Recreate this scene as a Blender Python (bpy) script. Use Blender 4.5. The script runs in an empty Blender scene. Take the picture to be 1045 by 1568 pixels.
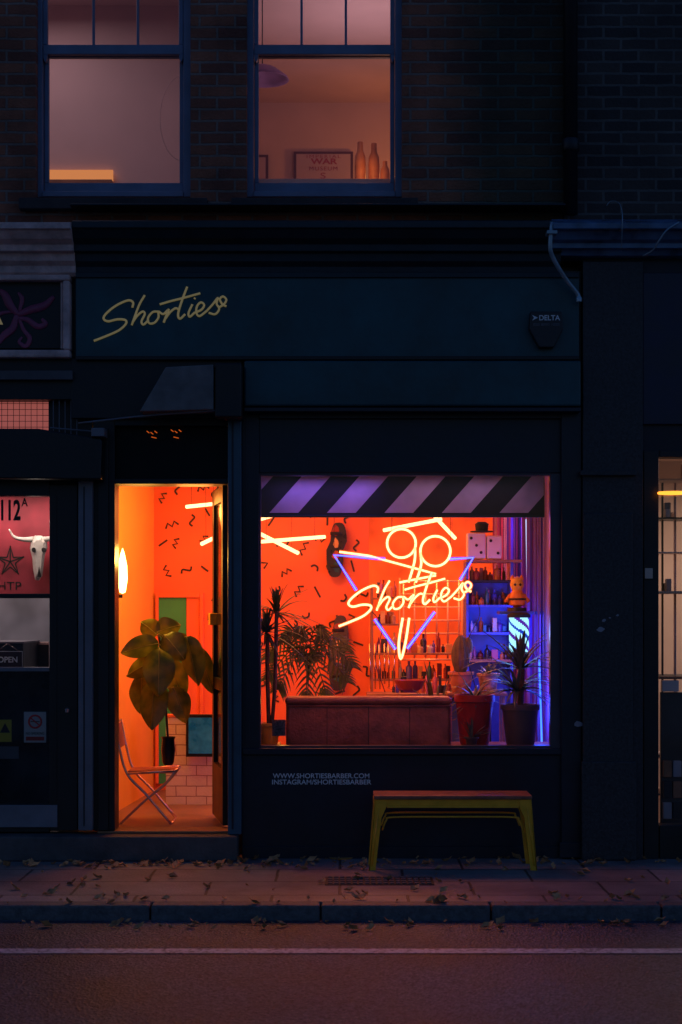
import bpy, bmesh, math, random
from mathutils import Vector, Matrix
random.seed(7)
S=240.0; D=11.0; CX=522.5; HZ=930.0; CZ=1.6
def X(px,y=0.0): return (px-CX)/S*(D+y)/D
def Z(py,y=0.0): return CZ+(HZ-py)/S*(D+y)/D
def P(px,py,y=0.0): return Vector((X(px,y),y,Z(py,y)))
sc=bpy.context.scene
# ------------------------------------------------------------ materials
def newmat(name):
    m=bpy.data.materials.new(name); m.use_nodes=True
    nt=m.node_tree; nt.nodes.clear()
    o=nt.nodes.new('ShaderNodeOutputMaterial')
    return m,nt,o
def mat(name,col,rough=.6,metal=0,var=.25,scale=6,bump=.0,spec=.5,emit=None,es=0,bscale=None,rvar=.12,det=2):
    m,nt,o=newmat(name); N=nt.nodes.new; L=nt.links.new
    b=N('ShaderNodeBsdfPrincipled'); L(b.outputs[0],o.inputs[0])
    tc=N('ShaderNodeTexCoord')
    n=N('ShaderNodeTexNoise'); n.inputs['Scale'].default_value=scale; n.inputs['Detail'].default_value=det; n.inputs['Roughness'].default_value=.65
    L(tc.outputs['Object'],n.inputs['Vector'])
    r=N('ShaderNodeValToRGB'); r.color_ramp.elements[0].position=.3; r.color_ramp.elements[1].position=.7
    r.color_ramp.elements[0].color=[c*(1-var) for c in col]+[1]
    r.color_ramp.elements[1].color=[min(1,c*(1+var)) for c in col]+[1]
    L(n.outputs['Fac'],r.inputs[0]); L(r.outputs[0],b.inputs['Base Color'])
    mr=N('ShaderNodeMapRange'); mr.inputs['To Min'].default_value=max(.02,rough-rvar); mr.inputs['To Max'].default_value=min(1,rough+rvar)
    L(n.outputs['Fac'],mr.inputs['Value']); L(mr.outputs[0],b.inputs['Roughness'])
    b.inputs['Metallic'].default_value=metal
    b.inputs['Specular IOR Level'].default_value=spec
    if bump>0:
        n2=N('ShaderNodeTexNoise'); n2.inputs['Scale'].default_value=bscale or scale*10; n2.inputs['Detail'].default_value=2
        L(tc.outputs['Object'],n2.inputs['Vector'])
        bp=N('ShaderNodeBump'); bp.inputs['Strength'].default_value=bump; bp.inputs['Distance'].default_value=.01
        L(n2.outputs['Fac'],bp.inputs['Height']); L(bp.outputs[0],b.inputs['Normal'])
    if emit:
        b.inputs['Emission Color'].default_value=list(emit)+[1]; b.inputs['Emission Strength'].default_value=es
        m.cycles.emission_sampling='NONE'
    return m
def emis(name,col,s,samp='NONE'):
    m,nt,o=newmat(name); e=nt.nodes.new('ShaderNodeEmission'); e.inputs[0].default_value=list(col)+[1]; e.inputs[1].default_value=s
    nt.links.new(e.outputs[0],o.inputs[0]); m.cycles.emission_sampling=samp; return m
def sleeve(name,col,s,a):
    m,nt,o=newmat(name); N=nt.nodes.new; L=nt.links.new
    e=N('ShaderNodeEmission'); e.inputs[0].default_value=list(col)+[1]; e.inputs[1].default_value=s
    t=N('ShaderNodeBsdfTransparent'); x=N('ShaderNodeMixShader'); x.inputs[0].default_value=a
    L(t.outputs[0],x.inputs[1]); L(e.outputs[0],x.inputs[2]); L(x.outputs[0],o.inputs[0]); m.cycles.emission_sampling='NONE'; return m
def glass(name,tint=(1,1,1),dirt=.0):
    m,nt,o=newmat(name); N=nt.nodes.new; L=nt.links.new
    t=N('ShaderNodeBsdfTransparent'); t.inputs[0].default_value=list(tint)+[1]
    g=N('ShaderNodeBsdfGlossy'); g.inputs['Roughness'].default_value=.02
    f=N('ShaderNodeFresnel'); f.inputs[0].default_value=1.5
    x=N('ShaderNodeMixShader'); L(f.outputs[0],x.inputs[0]); L(t.outputs[0],x.inputs[1]); L(g.outputs[0],x.inputs[2])
    if dirt>0:
        d=N('ShaderNodeBsdfDiffuse'); d.inputs[0].default_value=(.5,.5,.55,1)
        tc=N('ShaderNodeTexCoord'); n=N('ShaderNodeTexNoise'); n.inputs['Scale'].default_value=3; n.inputs['Detail'].default_value=4
        L(tc.outputs['Object'],n.inputs['Vector'])
        mr=N('ShaderNodeMapRange'); mr.inputs['From Min'].default_value=.4; mr.inputs['From Max'].default_value=.8; mr.inputs['To Max'].default_value=dirt
        L(n.outputs['Fac'],mr.inputs['Value'])
        x2=N('ShaderNodeMixShader'); L(mr.outputs[0],x2.inputs[0]); L(x.outputs[0],x2.inputs[1]); L(d.outputs[0],x2.inputs[2]); x=x2
    L(x.outputs[0],o.inputs[0]); return m
def brickmat(name,c1,c2,mortar,w,h,ms,axes='xz',bump=.5,rough=.85,soot=False,off=.5,stain=.5):
    m,nt,o=newmat(name); N=nt.nodes.new; L=nt.links.new
    b=N('ShaderNodeBsdfPrincipled'); L(b.outputs[0],o.inputs[0])
    g=N('ShaderNodeNewGeometry'); s=N('ShaderNodeSeparateXYZ'); c=N('ShaderNodeCombineXYZ')
    L(g.outputs['Position'],s.inputs[0])
    L(s.outputs[0],c.inputs[0]); L(s.outputs[2 if axes=='xz' else 1],c.inputs[1])
    nw=N('ShaderNodeTexNoise'); nw.inputs['Scale'].default_value=9; L(g.outputs['Position'],nw.inputs['Vector'])
    vm=N('ShaderNodeVectorMath'); vm.operation='MULTIPLY_ADD'; vm.inputs[1].default_value=(.012,.012,0); L(nw.outputs['Color'],vm.inputs[0]); L(c.outputs[0],vm.inputs[2])
    t=N('ShaderNodeTexBrick'); L(vm.outputs[0],t.inputs['Vector']); t.offset=off
    t.inputs['Scale'].default_value=1; t.inputs['Brick Width'].default_value=w; t.inputs['Row Height'].default_value=h
    t.inputs['Mortar Size'].default_value=ms; t.inputs['Mortar Smooth'].default_value=.3; t.inputs['Bias'].default_value=-.1
    t.inputs['Color1'].default_value=list(c1)+[1]; t.inputs['Color2'].default_value=list(c2)+[1]; t.inputs['Mortar'].default_value=list(mortar)+[1]
    n=N('ShaderNodeTexNoise'); n.inputs['Scale'].default_value=1.3; n.inputs['Detail'].default_value=7; n.inputs['Roughness'].default_value=.7; L(g.outputs['Position'],n.inputs['Vector'])
    mr=N('ShaderNodeMapRange'); mr.inputs['From Min'].default_value=.3; mr.inputs['From Max'].default_value=.7
    mr.inputs['To Min'].default_value=1-stain; mr.inputs['To Max'].default_value=1.25; L(n.outputs['Fac'],mr.inputs['Value'])
    mx=N('ShaderNodeMix'); mx.data_type='RGBA'; mx.blend_type='MULTIPLY'; mx.inputs['Factor'].default_value=1
    L(t.outputs['Color'],mx.inputs['A']); L(mr.outputs[0],mx.inputs['B'])
    last=mx.outputs['Result']
    if soot:
        m2=N('ShaderNodeMapRange'); m2.inputs['From Min'].default_value=.5; m2.inputs['From Max'].default_value=.95; L(s.outputs[0],m2.inputs['Value'])
        mx2=N('ShaderNodeMix'); mx2.data_type='RGBA'; mx2.blend_type='MULTIPLY'; L(m2.outputs[0],mx2.inputs['Factor'])
        L(last,mx2.inputs['A']); mx2.inputs['B'].default_value=(.22,.42,.40,1); last=mx2.outputs['Result']
    L(last,b.inputs['Base Color']); b.inputs['Roughness'].default_value=rough
    n3=N('ShaderNodeTexNoise'); n3.inputs['Scale'].default_value=60; n3.inputs['Detail'].default_value=3; L(g.outputs['Position'],n3.inputs['Vector'])
    ma=N('ShaderNodeMath'); ma.operation='MULTIPLY_ADD'; ma.inputs[1].default_value=-1.0; L(t.outputs['Fac'],ma.inputs[0]); L(n3.outputs['Fac'],ma.inputs[2])
    bp=N('ShaderNodeBump'); bp.inputs['Strength'].default_value=bump; bp.inputs['Distance'].default_value=.01
    L(ma.outputs[0],bp.inputs['Height']); L(bp.outputs[0],b.inputs['Normal'])
    return m
def leafmat(name,c1,c2,tr=.3,rough=.4):
    m,nt,o=newmat(name); N=nt.nodes.new; L=nt.links.new
    tc=N('ShaderNodeTexCoord'); n=N('ShaderNodeTexNoise'); n.inputs['Scale'].default_value=9; L(tc.outputs['Object'],n.inputs['Vector'])
    r=N('ShaderNodeValToRGB'); r.color_ramp.elements[0].position=.35; r.color_ramp.elements[1].position=.65
    r.color_ramp.elements[0].color=list(c1)+[1]; r.color_ramp.elements[1].color=list(c2)+[1]; L(n.outputs['Fac'],r.inputs[0])
    b=N('ShaderNodeBsdfPrincipled'); b.inputs['Roughness'].default_value=rough; L(r.outputs[0],b.inputs['Base Color'])
    t=N('ShaderNodeBsdfTranslucent'); L(r.outputs[0],t.inputs[0]); x=N('ShaderNodeMixShader'); x.inputs[0].default_value=tr
    L(b.outputs[0],x.inputs[1]); L(t.outputs[0],x.inputs[2]); L(x.outputs[0],o.inputs[0]); return m
M={}
M['brick']=brickmat('brick_red',(.46,.15,.08),(.24,.075,.05),(.32,.22,.18),.225,.075,.009,soot=True,bump=.9,stain=.65)
M['brickdark']=brickmat('brick_sooty',(.08,.06,.05),(.035,.03,.03),(.13,.12,.11),.225,.075,.009,bump=.7)
M['slab']=brickmat('paving_slabs',(.27,.25,.25),(.19,.175,.18),(.045,.04,.04),.75,.47,.009,axes='xy',bump=.8,rough=.6,stain=.55)
M['tile']=brickmat('metro_tile',(.75,.62,.60),(.70,.58,.56),(.35,.2,.2),.15,.075,.004,bump=.3,rough=.25,stain=.1)
M['teal']=mat('teal_paint',(.008,.064,.078),.42,var=.4,scale=2.5,bump=.12,bscale=30,det=6)
M['navy']=mat('navy_paint',(.005,.0095,.022),.4,var=.4,scale=2.5,bump=.1,bscale=25,det=5)
M['darkteal']=mat('cornice_paint',(.006,.020,.028),.5,var=.4,scale=4,bump=.2,det=4)
M['black']=mat('black_paint',(.006,.0065,.008),.45,var=.4,scale=5,bump=.08)
M['postblue']=mat('blue_post_paint',(.03,.085,.13),.35,var=.25,scale=4,bump=.1)
M['sash']=mat('sash_paint',(.16,.20,.30),.5,var=.15,scale=5,bump=.1)
M['greywhite']=mat('weathered_white_paint',(.68,.46,.42),.65,var=.4,scale=6,bump=.4,det=5)
M['pilgrey']=mat('grey_pilaster_paint',(.17,.165,.19),.55,var=.2,scale=4,bump=.2)
M['granite']=mat('granite',(.028,.026,.03),.5,var=.6,scale=60,bump=.2,bscale=120)
M['sill']=mat('stone_sill',(.05,.04,.04),.85,var=.3,scale=6,bump=.3)
M['step']=mat('step_stone',(.08,.07,.07),.7,var=.4,scale=5,bump=.4,det=4)
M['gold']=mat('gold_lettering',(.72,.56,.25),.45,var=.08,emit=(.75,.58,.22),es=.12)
M['white']=mat('white_lettering',(.8,.8,.8),.5,var=.05)
M['purple']=mat('purple_paint',(.32,.06,.12),.5,var=.2)
M['shutter']=mat('canopy_canvas',(.17,.155,.15),.7,var=.3,scale=6,bump=.2)
M['bluemetal']=mat('blue_gutter_paint',(.07,.14,.25),.3,var=.6,scale=5,bump=.2)
M['zinc']=mat('galvanised_pipe',(.3,.42,.5),.35,metal=.4,var=.3)
M['iron']=mat('black_iron',(.01,.01,.012),.5,var=.3)
M['yellow']=mat('yellow_metal_paint',(.85,.42,.02),.33,var=.15,scale=9,bump=.05)
M['wood']=mat('bench_wood',(.30,.11,.06),.5,var=.35,scale=12,bump=.2)
M['orangewall']=mat('orange_red_wall',(.80,.17,.05),.7,var=.10,scale=2)
M['yellowwall']=mat('yellow_wall',(.88,.46,.04),.7,var=.06,scale=2)
M['darkwall']=mat('purple_wall',(.26,.16,.5),.7,var=.1,scale=2)
M['backwall']=mat('rust_back_wall',(.75,.22,.06),.7,var=.35,scale=3)
M['ceil']=mat('ceiling_paint',(.7,.6,.58),.8,var=.05)
M['whitewall']=mat('plaster_wall',(.68,.62,.62),.8,var=.06,scale=1.5)
M['beige']=mat('beige_plaster',(.62,.48,.38),.8,var=.12,scale=2)
M['floor']=mat('shop_floor',(.20,.12,.08),.4,var=.3)
M['squig']=mat('black_squiggle_paint',(.02,.015,.015),.6,var=.1)
M['glass']=glass('window_glass',(.97,.98,.98),.03)
M['glassd']=glass('door_glass',(.85,.88,.88),.05)
M['leather']=mat('dark_red_leather',(.22,.075,.055),.42,var=.4,scale=7,bump=.4,bscale=60)
M['chrome']=mat('pink_chrome',(.85,.62,.58),.2,metal=.7,var=.1)
M['rubber']=leafmat('rubber_leaf',(.07,.12,.015),(.26,.28,.03),.28,.34)
M['rib']=mat('leaf_midrib',(.36,.36,.08),.5,var=.1)
M['palm']=leafmat('palm_leaf',(.035,.06,.02),(.08,.10,.03),.2,.45)
M['dracaena']=leafmat('dracaena_leaf',(.02,.045,.02),(.05,.08,.03),.15,.5)
M['agave']=leafmat('spiky_leaf',(.05,.085,.06),(.11,.15,.11),.1,.4)
M['trunk']=mat('plant_trunk',(.10,.06,.04),.9,var=.4,scale=20,bump=.5)
M['terra']=mat('terracotta',(.45,.17,.08),.8,var=.2,scale=12,bump=.2)
M['redpot']=mat('red_enamel',(.30,.02,.015),.35,var=.25)
M['greypot']=mat('grey_plastic_pot',(.07,.07,.08),.5,var=.2,bump=.1)
M['soil']=mat('soil',(.03,.02,.015),.95,var=.5,scale=40,bump=.8)
M['stripe']=mat('blind_canvas_light',(.50,.42,.52),.8,var=.14,bump=.1)
M['stripeb']=mat('blind_canvas_black',(.010,.010,.012),.8,var=.1)
M['core']=emis('neon_core_warm',(1,.42,.17),8.0,'AUTO'); M['slv']=sleeve('neon_sleeve_warm',(1,.12,.015),1.8,.42)
M['coreb']=emis('neon_core_blue',(.12,.15,1),7); M['slvb']=sleeve('neon_sleeve_blue',(.03,.03,1),2.0,.5)
M['tubel']=emis('led_tube',(1,.32,.13),6)
M['lampy']=emis('lamp_bulb_yellow',(1,.62,.16),12)
M['bluestrip']=emis('led_strip_blue',(.03,.12,1),4)
M['ring']=emis('lit_ring_orange',(1,.30,.03),2.4)
M['poster']=mat('poster_red',(.50,.05,.07),.6,var=.3,scale=5)
M['bone']=mat('bone',(.80,.72,.60),.6,var=.15,scale=15,bump=.2)
M['greyint']=mat('grey_interior',(.30,.30,.34),.8,var=.3,scale=3)
M['stickerY']=mat('sticker_yellow',(.75,.55,.03),.4,var=.05)
M['stickerW']=mat('sticker_white',(.75,.7,.7),.4,var=.05)
M['stickerR']=mat('sticker_red',(.6,.03,.03),.4,var=.05)
M['green']=mat('green_door_paint',(.03,.34,.12),.5,var=.1)
M['tealscr']=mat('picture_teal',(.02,.12,.2),.3,var=.9,scale=9,emit=(.01,.12,.2),es=.25)
M['bluecab']=mat('blue_cabinet',(.05,.09,.45),.4,var=.3)
M['wood2']=mat('shelf_wood',(.30,.13,.06),.5,var=.2,scale=10)
M['leafdry']=mat('dry_leaf',(.48,.24,.10),.8,var=.6,scale=14)
M['kerb']=mat('kerb_granite',(.10,.10,.105),.7,var=.35,scale=30,bump=.5,bscale=80)
M['cactus']=mat('cactus_skin',(.10,.08,.05),.7,var=.3,scale=30,bump=.5)
clut=[mat('clutter_%d'%i,c,.25,var=.15) for i,c in enumerate([(.45,.12,.03),(.03,.12,.12),(.6,.35,.12),(.04,.04,.08),(.5,.45,.5),(.25,.03,.02),(.02,.02,.02),(.6,.15,.25),(.10,.08,.4)])]
# ------------------------------------------------------------ mesh helpers
def grp(name):
    e=bpy.data.objects.new(name,None); sc.collection.objects.link(e); e.empty_display_size=.2; return e
def mk(name,verts,faces,m,par=None,smooth=False,bev=0):
    me=bpy.data.meshes.new(name); me.from_pydata([tuple(v) for v in verts],[],faces); me.validate()
    bm=bmesh.new(); bm.from_mesh(me); bmesh.ops.recalc_face_normals(bm,faces=bm.faces); bm.to_mesh(me); bm.free()
    o=bpy.data.objects.new(name,me); sc.collection.objects.link(o)
    for mm in (m if isinstance(m,(list,tuple)) else [m]): me.materials.append(mm)
    if smooth:
        for p in me.polygons: p.use_smooth=True
    if bev>0:
        b=o.modifiers.new('b','BEVEL'); b.width=bev; b.segments=2; b.limit_method='ANGLE'
    if par: o.parent=par
    return o
def box(name,x0,x1,y0,y1,z0,z1,m,par=None,bev=.004):
    x0,x1=min(x0,x1),max(x0,x1); z0,z1=min(z0,z1),max(z0,z1); y0,y1=min(y0,y1),max(y0,y1)
    v=[(x,y,z) for x in(x0,x1) for y in(y0,y1) for z in(z0,z1)]
    f=[(0,1,3,2),(4,6,7,5),(0,4,5,1),(2,3,7,6),(0,2,6,4),(1,5,7,3)]
    return mk(name,v,f,m,par,bev=bev)
def pbox(name,px0,px1,py0,py1,y0,y1,m,par=None,bev=.004):
    return box(name,X(px0,y0),X(px1,y0),y0,y1,Z(py1,y0),Z(py0,y0),m,par,bev)
def prismx(name,prof,x0,x1,m,par=None,bev=.003):
    n=len(prof); v=[(x0,y,z) for y,z in prof]+[(x1,y,z) for y,z in prof]
    f=[tuple(range(n)),tuple(range(2*n-1,n-1,-1))]+[(i,(i+1)%n,n+(i+1)%n,n+i) for i in range(n)]
    return mk(name,v,f,m,par,bev=bev)
def prismy(name,poly,y0,y1,m,par=None,bev=0):
    n=len(poly); v=[(x,y0,z) for x,z in poly]+[(x,y1,z) for x,z in poly]
    f=[tuple(range(n)),tuple(range(2*n-1,n-1,-1))]+[(i,(i+1)%n,n+(i+1)%n,n+i) for i in range(n)]
    return mk(name,v,f,m,par,bev=bev)
def catmull(pts,k=6):
    pts=[Vector(p) for p in pts]
    if len(pts)<3: return pts
    out=[]; q=[pts[0]*2-pts[1]]+pts+[pts[-1]*2-pts[-2]]
    for i in range(1,len(q)-2):
        for j in range(k):
            t=j/k; a,b,c,d=q[i-1],q[i],q[i+1],q[i+2]
            out.append(.5*((2*b)+(c-a)*t+(2*a-5*b+4*c-d)*t*t+(3*b-a-3*c+d)*t**3))
    out.append(pts[-1]); return out
def tubegeo(pts,r,seg=8,V=None,F=None):
    pts=[Vector(p) for p in pts]; n=len(pts); base=len(V)
    rr=r if isinstance(r,(list,tuple)) else [r]*n
    t0=(pts[1]-pts[0]).normalized(); up=Vector((0,0,1)) if abs(t0.z)<.9 else Vector((0,1,0))
    u=t0.cross(up).normalized()
    for i in range(n):
        if i==0: t=t0
        elif i==n-1: t=(pts[-1]-pts[-2]).normalized()
        else:
            t=((pts[i+1]-pts[i]).normalized()+(pts[i]-pts[i-1]).normalized())
            t=t.normalized() if t.length>1e-5 else t0
        u=(u-t*u.dot(t)); u=u.normalized() if u.length>1e-5 else t.orthogonal().normalized(); w=t.cross(u)
        for k in range(seg):
            a=2*math.pi*k/seg; V.append(pts[i]+u*math.cos(a)*rr[i]+w*math.sin(a)*rr[i])
    for i in range(n-1):
        for k in range(seg):
            F.append((base+i*seg+k,base+i*seg+(k+1)%seg,base+(i+1)*seg+(k+1)%seg,base+(i+1)*seg+k))
    F.append(tuple(base+k for k in range(seg))[::-1]); F.append(tuple(base+(n-1)*seg+k for k in range(seg)))
def tube(name,pts,r,m,par=None,seg=8):
    V=[];F=[]; tubegeo(pts,r,seg,V,F); return mk(name,V,F,m,par,True)
def tubes(name,lst,r,m,par=None,seg=8):
    V=[];F=[]
    for p in lst: tubegeo(p,r,seg,V,F)
    return mk(name,V,F,m,par,True)
def lathe(name,prof,c,m,par=None,seg=28):
    V=[];F=[];n=len(prof)
    for r,z in prof:
        for k in range(seg):
            a=2*math.pi*k/seg; V.append((c[0]+r*math.cos(a),c[1]+r*math.sin(a),c[2]+z))
    for i in range(n-1):
        for k in range(seg): F.append((i*seg+k,i*seg+(k+1)%seg,(i+1)*seg+(k+1)%seg,(i+1)*seg+k))
    F.append(tuple(range(seg))[::-1]); F.append(tuple((n-1)*seg+k for k in range(seg)))
    o=mk(name,V,F,m,par,True); e=o.modifiers.new('e','EDGE_SPLIT'); e.split_angle=math.radians(40); return o
def circ(cx,cy,r,y,n=32,ry=None):
    return [P(cx+r*math.cos(2*math.pi*i/n),cy+(ry or r)*math.sin(2*math.pi*i/n),y) for i in range(n+1)]
def ribbons(name,lst,w,m,par):
    V=[];F=[]
    for pts in lst:
        pts=[Vector(p) for p in pts]; b=len(V)
        for i,p in enumerate(pts):
            t=(pts[min(i+1,len(pts)-1)]-pts[max(i-1,0)]).normalized(); nn=Vector((-t.z,0,t.x))*w/2
            V+= [p+nn,p-nn]
        for i in range(len(pts)-1): F.append((b+2*i,b+2*i+1,b+2*i+3,b+2*i+2))
    return mk(name,V,F,m,par)
def text(name,s,px0,px1,pyc,y,m,par,h=None,bold=.0,spacing=1.0,ext=.001):
    cu=bpy.data.curves.new(name,'FONT'); cu.body=s; cu.align_x='CENTER'; cu.align_y='CENTER'; cu.size=1; cu.offset=bold; cu.space_character=spacing; cu.extrude=ext*5
    o=bpy.data.objects.new(name,cu); sc.collection.objects.link(o); bpy.context.view_layer.update()
    me=bpy.data.meshes.new_from_object(o.evaluated_get(bpy.context.evaluated_depsgraph_get())); bpy.data.objects.remove(o)
    xs=[v.co.x for v in me.vertices]; ys=[v.co.y for v in me.vertices]
    w=max(xs)-min(xs); cxx=(max(xs)+min(xs))/2; cyy=(max(ys)+min(ys))/2; hh=max(ys)-min(ys)
    k=(X(px1,y)-X(px0,y))/w; kz=k if h is None else (h/S*(D+y)/D)/hh
    c=P((px0+px1)/2,pyc,y)
    for v in me.vertices: v.co=Vector((c.x+(v.co.x-cxx)*k,c.y-v.co.z*.2,c.z+(v.co.y-cyy)*kz))
    me.materials.clear(); me.materials.append(m); o=bpy.data.objects.new(name,me); sc.collection.objects.link(o); o.parent=par; return o
def leafgeo(base,tip,width,V,F,droop=.2,shape='ob',fold=.12,side=None,n=8,ribs=None):
    base=Vector(base);tip=Vector(tip); ax=tip-base; Ln=ax.length; t=ax.normalized()
    s=side or t.cross(Vector((0,-1,.25)));
    s=Vector(s); s=(s-t*s.dot(t)).normalized(); nn=t.cross(s).normalized()
    b=len(V); rb=[]
    for i in range(n+1):
        u=i/n
        if shape=='ob': w=math.sin(math.pi*min(1,u**.85*.96+.035))**.75
        elif shape=='strap': w=(1-u)**.6*min(1,.5+u*3)
        else: w=math.sin(math.pi*(u*.95+.03))
        w*=width/2
        p=base+ax*u+Vector((0,0,-droop*Ln*(u*u)))
        wav=.05*width*math.sin(u*11+b) if shape=='ob' else 0
        V+= [p+s*w+nn*(fold*width+wav),p+s*w*.5+nn*fold*width*.55,p,p-s*w*.5+nn*fold*width*.55,p-s*w+nn*(fold*width-wav)]
        rb.append(p)
    for i in range(n):
        for k in range(4): F.append((b+5*i+k,b+5*i+k+1,b+5*i+5+k+1,b+5*i+5+k))
    if ribs is not None: ribs.append(rb)
def rosette(name,c,nl,L,w,m,par,elev=(0,80),droop=.5,yf=.6,jit=.2,shape='strap'):
    V=[];F=[]
    for i in range(nl):
        a=2*math.pi*i/nl*2.4+random.uniform(-.3,.3); e=math.radians(random.uniform(*elev)); l=L*random.uniform(1-jit,1+jit)
        d=Vector((math.cos(a)*math.cos(e),math.sin(a)*math.cos(e)*yf,math.sin(e)))
        leafgeo(c,Vector(c)+d*l,w*random.uniform(.8,1.2),V,F,droop=droop*random.uniform(.5,1.3),shape=shape,side=d.cross(Vector((0,0,1))) if e<1.4 else None)
    return mk(name,V,F,m,par,True)
def light(name,kind,loc,col,p,size=.1,rot=None,sy=None,par=None):
    l=bpy.data.lights.new(name,kind); l.color=col; l.energy=p
    if kind=='POINT': l.shadow_soft_size=size
    if kind=='AREA':
        l.size=size
        if sy: l.shape='RECTANGLE'; l.size_y=sy
    o=bpy.data.objects.new(name,l); o.location=loc; sc.collection.objects.link(o)
    if rot: o.rotation_euler=rot
    if par: o.parent=par
    return o
# ------------------------------------------------------------ ground
def sheet(name,x0,x1,y0,y1,z,m): return mk(name,[(x0,y0,z),(x1,y0,z),(x1,y1,z),(x0,y1,z)],[(0,1,2,3)],m)
m,nt,o=newmat('asphalt'); N=nt.nodes.new; L=nt.links.new
b=N('ShaderNodeBsdfPrincipled'); L(b.outputs[0],o.inputs[0]); g=N('ShaderNodeNewGeometry')
n1=N('ShaderNodeTexNoise'); n1.inputs['Scale'].default_value=1.2; n1.inputs['Detail'].default_value=6; L(g.outputs['Position'],n1.inputs['Vector'])
n2=N('ShaderNodeTexVoronoi'); n2.inputs['Scale'].default_value=75; L(g.outputs['Position'],n2.inputs['Vector'])
n3=N('ShaderNodeTexNoise'); n3.inputs['Scale'].default_value=70; n3.inputs['Detail'].default_value=4; L(g.outputs['Position'],n3.inputs['Vector'])
r=N('ShaderNodeValToRGB'); r.color_ramp.elements[0].position=.35; r.color_ramp.elements[1].position=.65
r.color_ramp.elements[0].color=(.050,.064,.088,1); r.color_ramp.elements[1].color=(.125,.158,.215,1); L(n1.outputs['Fac'],r.inputs[0])
mx=N('ShaderNodeMix'); mx.data_type='RGBA'; mx.blend_type='MULTIPLY'; mx.inputs['Factor'].default_value=.9
cr=N('ShaderNodeValToRGB'); cr.color_ramp.elements[0].color=(.15,.15,.15,1); cr.color_ramp.elements[1].color=(1.0,1.0,1.0,1); cr.color_ramp.elements[0].position=.40; cr.color_ramp.elements[1].position=.60
L(n3.outputs['Fac'],cr.inputs[0]); L(r.outputs[0],mx.inputs['A']); L(cr.outputs[0],mx.inputs['B']); L(mx.outputs['Result'],b.inputs['Base Color'])
mr=N('ShaderNodeMapRange'); mr.inputs['To Min'].default_value=.36; mr.inputs['To Max'].default_value=.68; L(n1.outputs['Fac'],mr.inputs['Value']); L(mr.outputs[0],b.inputs['Roughness'])
b.inputs['Specular IOR Level'].default_value=.4
bp=N('ShaderNodeBump'); bp.inputs['Strength'].default_value=1.0; bp.inputs['Distance'].default_value=.01; L(n2.outputs['Distance'],bp.inputs['Height']); L(bp.outputs[0],b.inputs['Normal'])
M['asphalt']=m
m,nt,o=newmat('road_paint'); N=nt.nodes.new; L=nt.links.new
b=N('ShaderNodeBsdfPrincipled'); g=N('ShaderNodeNewGeometry'); n1=N('ShaderNodeTexNoise'); n1.inputs['Scale'].default_value=45; n1.inputs['Detail'].default_value=5; L(g.outputs['Position'],n1.inputs['Vector'])
cr=N('ShaderNodeValToRGB'); cr.color_ramp.elements[0].position=.36; cr.color_ramp.elements[1].position=.5
cr.color_ramp.elements[0].color=(.14,.14,.16,1); cr.color_ramp.elements[1].color=(.55,.54,.60,1); L(n1.outputs['Fac'],cr.inputs[0]); L(cr.outputs[0],b.inputs['Base Color']); b.inputs['Roughness'].default_value=.6; L(b.outputs[0],o.inputs[0])
M['paint']=m
KY=-1.75; RZ=-.08
sheet('ground',-400,400,-400,400,-.3,M['asphalt'])
sheet('road',-60,60,-9.2,KY+.02,RZ,M['asphalt'])
sheet('road_marking_line',-60,60,-2.645,-2.53,RZ+.004,M['paint'])
box('pavement',-30,30,KY+.13,0.3,-.25,0,M['slab'],bev=0)
box('far_pavement',-60,60,-14,-9.2,-.25,.03,M['slab'],bev=0)
ks=grp('kerb')
x=-12.0;i=0
while x<12:
    box('kerbstone_%d'%i,x,x+.906,KY,KY+.127,-.25,.002,M['kerb'],ks,bev=.012); x+=.915;i+=1
dc=grp('drain_cover')
xa,xb=X(498,-.95),X(664,-.95)
box('frame',xa,xb,-1.08,-.80,.001,.006,M['iron'],dc,.002)
V=[];F=[]
for i in range(17):
    for j in range(4):
        cx=xa+.03+(xb-xa-.06)*i/16; cy=-1.05+.22*j/3; b0=len(V)
        V+=[(cx+a*.013,cy+c*.015,z) for z in(.0062,.013) for a,c in((-1,-1),(1,-1),(1,1),(-1,1))]
        F+=[(b0+4,b0+5,b0+6,b0+7)]+[(b0+q,b0+(q+1)%4,b0+4+(q+1)%4,b0+4+q) for q in range(4)]
mk('studs',V,F,M['kerb'],dc)
V=[];F=[]
for i in range(420):
    x=random.gauss(-.6,1.6) if i%2 else random.uniform(-3,3); y=random.choice([random.uniform(-.45,-.05),random.uniform(-.35,-.03),random.uniform(-1.7,-.1),random.uniform(-2.05,-1.8),random.uniform(-1.72,-1.4)])
    if x<-.65 and y>-.2: y-=.2
    z=.006 if y>KY else RZ+.008
    a=random.uniform(0,6.28); s=random.uniform(.012,.042)
    d=Vector((math.cos(a),math.sin(a),random.uniform(0,.6)))*s; sd=Vector((-math.sin(a),math.cos(a),random.uniform(-.3,.6)))*s*.6; c=Vector((x,y,z)); b0=len(V)
    up=Vector((0,0,s*.6))
    V+=[c-d+up*.3,c-d*.3+sd+up,c+d*.4+sd*.8+up*.6,c+d+up,c+d*.4-sd*.8+up*.4,c-d*.3-sd+up*.9,c]
    F+=[(b0,b0+1,b0+6),(b0+1,b0+2,b0+6),(b0+2,b0+3,b0+6),(b0+3,b0+4,b0+6),(b0+4,b0+5,b0+6),(b0+5,b0,b0+6)]
mk('fallen_leaves',[Vector((v[0],v[1],max(v[2],(.003 if v[1]>KY else RZ+.005)))) for v in V],F,M['leafdry'])
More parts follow.
